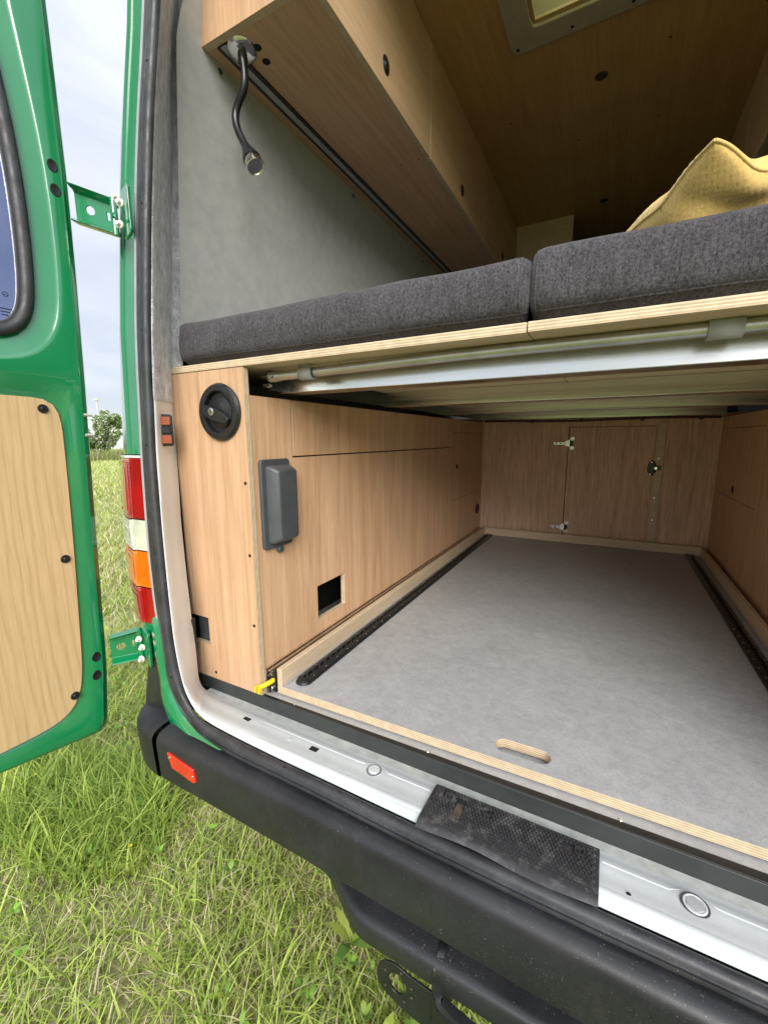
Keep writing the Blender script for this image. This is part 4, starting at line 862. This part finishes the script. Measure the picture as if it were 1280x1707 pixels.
# ================================================================== WALL LINING, CEILING, OVERHEAD CABINETS
def lx(z): return -.944+(z-.2)*.106
for fn, nm in ((lambda p: p, 0), (mir, 1)):
    MB().loft([[fn((lx(z)+.006*math.sin(min(1, max(0, z-.80)/.2)*1.5), y, z)) for y in ([.718 if z < .86 else .718+(z-.86)*.3]+list(np.linspace(.75, 3.58, 20)))] for z in np.linspace(.12, 1.16, 24)]).build('wall_lining', M['lining'], van, smooth=60)
snap = MB().lathe([(0, .002), (.005, .0018), (.0065, 0)], (0, 0, 0), (1, 0, .1), 14, False).build('lining_stud', M['black'], van, (lx(.844)+.007, .827, .844), smooth=40)
for y, z in ((1.407, .844), (2.028, .84)): dup(snap, (lx(z)+.006, y, z))
# ceiling
MB().holes((-.90, .66, .78, 3.58), [(-.285, .043, 1.06, 1.455)], 'z', 1.172, 1.180).build('ceiling_panel', M['ceiling'], van)
hf = resamp(rrect(-.365, .123, .98, 1.535, .012), 60); hi_ = resamp(rrect(-.296, .054, 1.05, 1.465, .012), 60)
MB().ring(hf, aligned(hf, hi_), 'z', 1.160, 1.1715).build('hatch_frame', M['hatch'], van, bev=.003)
MB().loft([[(a, b_, 1.171) for a, b_ in hi_], [(CX+(a-CX)*.93, 1.258+(b_-1.258)*.93, 1.24) for a, b_ in hi_]], True).build('hatch_tunnel', M['hatch'], van, smooth=50)
MB().box(-.29, .05, 1.05, 1.46, 1.250, 1.256).build('roof_hatch', M['hatch_lens'], van)
hs = MB().lathe([(0, .001), (.004, .001), (.005, 0)], (0, 0, 0), (0, 0, -1), 10, False).build('frame_screw', M['dark'], van, (-.343, 1.515, 1.1598))
dup(hs, (-.192, 1.512, 1.1598)); dup(hs, (-.04, 1.512, 1.1598))
cs_ = MB().lathe([(0, .001), (.003, .001), (.0035, 0)], (0, 0, 0), (0, 0, -1), 8, False).build('ceiling_screw', M['dark'], van, (-.43, 1.83, 1.1718))
for x, y in ((-.43, 2.36), (-.43, 2.72), (-.21, 2.05), (.06, 2.05), (.06, 1.7), (-.02, 2.45), (-.30, 2.45)): dup(cs_, (x, y, 1.1718))
dl = MB().lathe([(0, .001), (.012, .001), (.014, .003), (.017, .003), (.0195, 0)], (0, 0, 0), (0, 0, -1), 24, False).build('ceiling_spot', M['chrome'], van, (-.124, 1.755, 1.1718), smooth=40)
dup(dl, (-.130, 2.585, 1.1718)); bpy.data.objects['ceiling_spot'].data.materials[0] = M['rust']
# overhead cabinets
def overhead(fn, lab_):
    oh = empty('overhead_cabinet', fn((-.72, 1.8, .86))); tag(oh, lab_, 'cabinet')
    xf, zu, ye = -.567, .86, .779; M_ = lambda: MB()
    M_().box(-.905, xf-.0155, ye+.0155, 2.90, zu+.001, zu+.013).xf(fn).build('bottom_board', M['ply_flat'], oh)
    M_().add([(-.896, ye, zu), (xf, ye, zu), (xf, ye, 1.17), (-.868, ye, 1.17), (-.896, ye+.015, zu), (xf, ye+.015, zu), (xf, ye+.015, 1.17), (-.868, ye+.015, 1.17)], [(0, 1, 2, 3), (4, 7, 6, 5), (0, 4, 5, 1), (1, 5, 6, 2), (2, 6, 7, 3), (3, 7, 4, 0)]).xf(fn).build('end_panel', M['ply_front'], oh)
    js = [ye+.0155, 1.373, 2.008, 2.90]
    for a, b_ in zip(js, js[1:]):
        d = M_().box(xf-.015, xf, a+(.0050 if a > js[0] else .001), b_-.0008, zu, 1.1705).xf(fn).build('cupboard_door', M['fascia'], oh, bev=.0006)
        yl_ = {js[0]: 1.080, 1.373: 1.690}.get(a, 2.35)
        M_().lathe([(0, .005), (.010, .0045), (.012, .002), (.016, .0015), (.017, 0)], (xf, yl_, .915), (1, 0, 0), 24, False, (1, 1.25)).xf(fn).build('push_button', M['black_gloss'], d, smooth=40)
    return oh
oh = overhead(lambda p: tuple(p), 'plywood overhead cabinet row on the left wall with round black push buttons')
overhead(mir, 'plywood overhead cabinet row on the right wall, behind the mustard cushion')
MB().box(-.842, -.808, .797, 2.85, .8572, .8608).build('light_channel', M['black'], oh)
MB().box(-.8325, -.8175, .797, 2.85, .8560, .8570).build('light_strip', M['clip'], oh)
for x, y in ((-.764, .840), (-.772, .876)):
    MB().lathe([(0, .0008), (.0085, .0008), (.0095, 0)], (x, y, .8608), (0, 0, -1), 20, False).build('board_hole', M['dark'], oh)
for x, y in ((-.66, 1.36), (-.60, 1.36), (-.72, 1.95), (-.62, 1.95), (-.80, 1.36)): MB().lathe([(0, .0006), (.003, .0006)], (x, y, .8605), (0, 0, -1), 8, False).build('board_screw', M['dark'], oh)
# tall cupboard and cab beyond the bed
tc_ = empty('tall_cupboard', (-.42, 2.8, .172)); tag(tc_, 'tall plywood cupboard side beyond the head of the bed', 'cupboard')
MB().box(-.566, -.272, 2.66, 2.675, .13, 1.1712).build('cupboard_side', M['fascia'], tc_); MB().box(-.566, -.285, 2.6755, 3.2, .13, 1.1710).build('cupboard_body', M['ply_side'], tc_)

# ---- reading lamp
lc = Vector((-.797, .826, .8600)); lamp_ = empty('reading_lamp', lc); tag(lamp_, 'black gooseneck reading lamp with chrome head under the overhead cabinet', 'lamp')
MB().lathe([(0, .010), (.016, .009), (.026, .007), (.0315, .004), (.0325, .0)], lc, (.12, -.1, -1), 36, False).build('lamp_base', M['chrome'], lamp_, smooth=60)
pth = [(-.797, .826, .856), (-.796, .826, .842), (-.794, .827, .820), (-.794, .828, .800), (-.800, .829, .785), (-.813, .830, .774), (-.826, .830, .762), (-.832, .830, .748), (-.833, .830, .734), (-.829, .830, .716), (-.820, .830, .698), (-.808, .830, .678)]
pth = smoothpath(dens(pth, 3), 5)
MB().tube(pth, [.0105 if i < 5 else .0085 for i in range(len(pth))], 14).build('gooseneck', M['black_gloss'], lamp_, smooth=70)
d1 = (Vector(pth[-1])-Vector((-.829, .830, .716))).normalized(); d1 = Vector((.50, -.05, -.86)).normalized(); p1 = Vector(pth[-1])
MB().lathe([(.0080, -.004), (.0084, 0), (.0115, .014), (.0165, .030), (.0205, .042), (.0210, .046), (.019, .047)], p1, d1, 28, True).build('lamp_cone', M['black_gloss'], lamp_, smooth=50)
MB().lathe([(.0195, 0), (.0200, .001), (.0212, .019), (.0195, .0205), (.0182, .0195), (.018, .0165), (.009, .0165), (.0, .0172)], p1+d1*.0465, d1, 32, False).build('lamp_head', M['chrome'], lamp_, smooth=50)

# ================================================================== BACKGROUND THINGS
def leafcloud(name, centres, n, size, cols, parent=None, flat=.5):
    V = np.zeros((n*4, 3)); F = []; C = np.zeros((n*4, 4)); C[:, 3] = 1
    cs = np.array([c[:3] for c in centres]); rs = np.array([c[3] for c in centres]); pr = rs**2/np.sum(rs**2)
    idx = rng.choice(len(cs), n, p=pr); d = rng.normal(size=(n, 3)); d /= np.linalg.norm(d, axis=1)[:, None]; r = rng.random(n)**.45
    p = cs[idx]+d*r[:, None]*rs[idx][:, None]
    a = rng.normal(size=(n, 3)); a /= np.linalg.norm(a, axis=1)[:, None]; b = np.cross(a, rng.normal(size=(n, 3))); b /= np.linalg.norm(b, axis=1)[:, None]
    s = size*(.6+.8*rng.random(n))[:, None]
    V[0::4] = p-a*s; V[1::4] = p-b*s*flat; V[2::4] = p+a*s; V[3::4] = p+b*s*flat
    ci = rng.choice(len(cols), n); cc = np.array(cols)[ci]*(.7+.6*rng.random(n))[:, None]
    for k in range(4): C[k::4, :3] = cc
    return quadmesh(name, V, C, parent)
def quadmesh(name, V, C, parent, mat='leaf', nf=4):
    n = len(V)//nf; me = bpy.data.meshes.new(name); me.vertices.add(len(V)); O = org(parent) if parent else Vector((0, 0, 0))
    me.vertices.foreach_set('co', (V-np.array(O)).astype(np.float32).ravel()); me.loops.add(n*nf); me.loops.foreach_set('vertex_index', np.arange(n*nf, dtype=np.int32))
    me.polygons.add(n); me.polygons.foreach_set('loop_start', np.arange(0, n*nf, nf, dtype=np.int32))
    me.update(calc_edges=True); at = me.color_attributes.new('tint', 'FLOAT_COLOR', 'POINT'); at.data.foreach_set('color', C.astype(np.float32).ravel())
    me.materials.append(M[mat]); o = bpy.data.objects.new(name, me); COL.objects.link(o)
    if parent: o.parent = parent; ORG[o.name] = O
    return o
def bush(x, y, h, w, lab, n, blossom):
    t = empty('bush', (x, y, GZ)); tag(t, lab, 'bush'); br = MB(); cen = []
    for k in range(16):
        a = random.uniform(0, 2*PI); l = random.uniform(.3, 1); top = Vector((x+math.cos(a)*w*l*.95, y+math.sin(a)*w*l*.8, GZ+h*random.uniform(.45, 1)*(1.05-.35*l)))
        br.tube([(x+.1*math.cos(a), y+.1*math.sin(a), GZ), tuple((Vector((x, y, GZ))+top)/2+Vector((random.uniform(-.2, .2), random.uniform(-.2, .2), .1))), tuple(top)], [.06, .035, .012], 6)
        for q in range(4):
            f = .4+.2*q; c = Vector((x, y, GZ)).lerp(top, f); cen.append((c.x+random.uniform(-.3, .3), c.y+random.uniform(-.3, .3), c.z, random.uniform(.16, .5)))
    br.build('branch', M['bark'], t)
    cols = [(.12, .22, .035), (.20, .32, .05), (.07, .13, .025), (.26, .36, .07)]+([(.75, .74, .68)]*2 if blossom else [])
    leafcloud('foliage', cen, n, .085, cols, t, .55); return t
bush(-34.5, 18.3, 3.9, 2.5, 'leafy hawthorn bush with white blossom at the edge of the meadow', 15000, True)
bush(-47, 22.5, 3.2, 2.0, 'dark green bush further along the hedge behind the blossoming one', 5000, False)
bd = empty('greenhouse', (-60, 39, GZ)); tag(bd, 'long pale low building beyond the meadow hedge', 'building')
MB().box(-78, -52, 36, 44, GZ, 3.1).build('wall', M['building'], bd); 
MB().loft([[(-78, 35.8, 3.1), (-52, 35.8, 3.1)], [(-78, 40, 3.9), (-52, 40, 3.9)], [(-78, 44.2, 3.1), (-52, 44.2, 3.1)]]).build('roof', M['building'], bd)
for k in range(13): MB().box(-77.9+k*2, -77.6+k*2, 35.9, 35.99, GZ, 3.1).build('rib', M['mast'], bd)
ms_ = MB().tube([(-62, 33.5, GZ), (-62, 33.5, 5.5)], .13, 8).build('lamp_mast', M['mast'], smooth=60); tag(ms_, 'slim grey floodlight mast rising above the bush', 'mast')
MB().box(-62.6, -61.4, 33.3, 33.7, 5.3, 5.6).build('mast_head', M['mast'], ms_)
# distant hedge line (one mass) seen in reflections and at the horizon
cen = []
for k in range(150):
    a = rad(random.uniform(0, 360)); R0 = random.uniform(95, 120)
    if rad(210) < a < rad(60): continue
    cen.append((R0*math.cos(a), R0*math.sin(a), GZ+random.uniform(.6, 2.4), random.uniform(2.2, 4.2)))
hd = leafcloud('far_hedge', cen, 26000, .75, [(.05, .085, .03), (.08, .12, .04), (.04, .07, .03)], None, .7); hd['kind'] = 'stuff'

# ================================================================== GRASS
def grassblades(name, n, xr, yr, hmin, hmax, wid, keep, cols, lean=.5, seg=3, zoff=0):
    x = rng.uniform(*xr, n*2); y = rng.uniform(*yr, n*2); k = keep(x, y); x, y = x[k][:n], y[k][:n]; n = len(x)
    cl = np.array([mnoise.noise((a*3.1, b*3.1, 5)) for a, b in zip(x, y)]); cl2 = np.array([mnoise.noise((a*9, b*9, 1)) for a, b in zip(x, y)])
    h = (hmin+(hmax-hmin)*rng.random(n)**1.6)*(1+.55*cl+.35*cl2); a = rng.uniform(0, 2*PI, n)+cl*2; ln = h*(lean*(.35+1.2*rng.random(n)))
    dx, dy = np.cos(a), np.sin(a); w = wid*(.5+rng.random(n)); wa = a+PI/2+rng.normal(0, .5, n); wx, wy = np.cos(wa)*w, np.sin(wa)*w
    z0 = GZ-.01; V = np.zeros((n, seg, 4, 3)); t = np.linspace(0, 1, seg+1)
    C = np.ones((n, seg, 4, 4)); pal = np.array(cols); dry = rng.random(n) < (.31+.35*np.clip(-cl2-.0, 0, 1)+.25*np.clip(-cl, 0, 1)); ci = rng.choice(len(pal)-2, n); ci = np.where(dry, len(pal)-2+rng.integers(0, 2, n), ci)
    col = pal[ci]*(.75+.5*rng.random(n))[:, None]
    curve = 1.6+rng.random(n)
    def P(tt, sd):
        ww = (1-tt)**.7 if tt < 1 else .03; ox = ln*tt**curve; hh = h*(tt-.18*tt**3)
        return np.stack([x+dx*ox+sd*wx*ww, y+dy*ox+sd*wy*ww, z0+hh], 1)
    for s in range(seg):
        V[:, s, 0] = P(t[s], -1); V[:, s, 1] = P(t[s], 1); V[:, s, 2] = P(t[s+1], 1); V[:, s, 3] = P(t[s+1], -1)
    C[..., :3] = col[:, None, None, :]
    return V.reshape(-1, 3), C.reshape(-1, 4)
GC = [(.30, .42, .075), (.40, .52, .10), (.50, .62, .14), (.20, .30, .06), (.58, .66, .18), (.80, .72, .48), (.70, .60, .38)]
out_van = lambda x, y: ~((x > -.75) & (y > .85))
parts = [grassblades('g', 125000, (-3.4, .8), (-.15, 2.2), .018, .08, .0021, lambda x, y: out_van(x, y) & (y > -x*.05-.2), GC, .95),
         grassblades('g', 15000, (-2.6, .8), (-.1, 1.3), .05, .12, .0030, lambda x, y: out_van(x, y), GC[:5]+GC[1:3], .9),
         grassblades('g', 3000, (-2.0, -.9), (.35, .95), .10, .22, .0032, lambda x, y: ((x+1.55)/.42)**2+((y-.62)/.2)**2 < 1, GC[:5]+GC[:2], .6),
         grassblades('g', 45000, (-9, -1.3), (1.6, 7), .05, .14, .0045, lambda x, y: np.abs(np.arctan2(-x, y)-rad(61.5)) < rad(4.5), GC, .8),
         grassblades('g', 30000, (-30, -5), (5, 19), .06, .16, .012, lambda x, y: np.abs(np.arctan2(-x, y)-rad(61.5)) < rad(4), GC, .7),
         grassblades('g', 42000, (-14, 4), (-5, 14), .05, .13, .010, lambda x, y: ((x < -1.3) | (y < -.2)) & (np.hypot(x, y) > 1.8), GC, .8),
         grassblades('g', 22000, (-2.6, 2.6), (-2.6, -.15), .04, .12, .004, lambda x, y: x < 9, GC, .8)]
V = np.concatenate([p[0] for p in parts]); C = np.concatenate([p[1] for p in parts])
gr_ = quadmesh('grass', V, C, None, 'blade'); tag(gr_, None, None, None, 'stuff')
# taller straw coloured strip in front of the bush
p = grassblades('g', 16000, (-42, -24), (10, 26), .35, .9, .02, lambda x, y: (np.abs(np.arctan2(-x, y)-rad(61.5)) < rad(6)) & (np.hypot(x, y) > 31.5) & (np.hypot(x, y) < 38), [(.24, .30, .08), (.30, .33, .11), (.20, .26, .06), (.38, .34, .18), (.42, .38, .22)], .4)
tg = quadmesh('tall_grass', p[0], p[1], None, 'blade'); tg['kind'] = 'stuff'
# broad leaved weeds (clover, dock) and small yellow flowers
V = []; C = []
def leafq(c, d, up, l, w, col):
    s_ = d.cross(up).normalized()*w; tip = c+d*l+up*l*.15; m1 = c+d*l*.35+up*l*.22; m2 = c+d*l*.72+up*l*.22
    for q in ((c, c, m1+s_, m1-s_), (m1-s_, m1+s_, m2+s_*.8, m2-s_*.8), (m2-s_*.8, m2+s_*.8, tip, tip)):
        V.extend([tuple(v) for v in q]); C.extend([(*col, 1)]*4)
for _ in range(170):
    if _ < 26: x, y = random.uniform(-.48, -.10), random.uniform(.42, .80)
    else: x, y = random.uniform(-2.2, .2), random.uniform(.05, 1.4)
    if x > -.7 and y > .9: continue
    z = GZ+random.uniform(.02, .10); big = random.random() < (.35 if _ < 26 else .0); k = random.choice((3, 4, 5))
    for q in range(k):
        a = 2*PI*q/k+random.uniform(-.3, .3); d = Vector((math.cos(a), math.sin(a), random.uniform(.1, .7))).normalized()
        leafq(Vector((x, y, z)), d, Vector((0, 0, 1)), random.uniform(.05, .08) if big else random.uniform(.014, .026), random.uniform(.009, .014) if big else random.uniform(.004, .008), tuple(c*random.uniform(.8, 1.2) for c in random.choice(((.24, .38, .07), (.32, .48, .08), (.18, .30, .06)))))
wd = quadmesh('weeds', np.array(V), np.array(C), None); wd['kind'] = 'stuff'
V = []; C = []
for _ in range(16):
    x, y, z = random.uniform(-2.0, -.6), random.uniform(.1, 1.2), GZ+random.uniform(.05, .11)
    for q in range(5):
        a = 2*PI*q/5; d = Vector((math.cos(a), math.sin(a), .3)).normalized(); leafq(Vector((x, y, z)), d, Vector((0, 0, 1)), .006, .0028, (.75, .62, .03))
fl_ = quadmesh('yellow_flowers', np.array(V), np.array(C), None); fl_['kind'] = 'stuff'
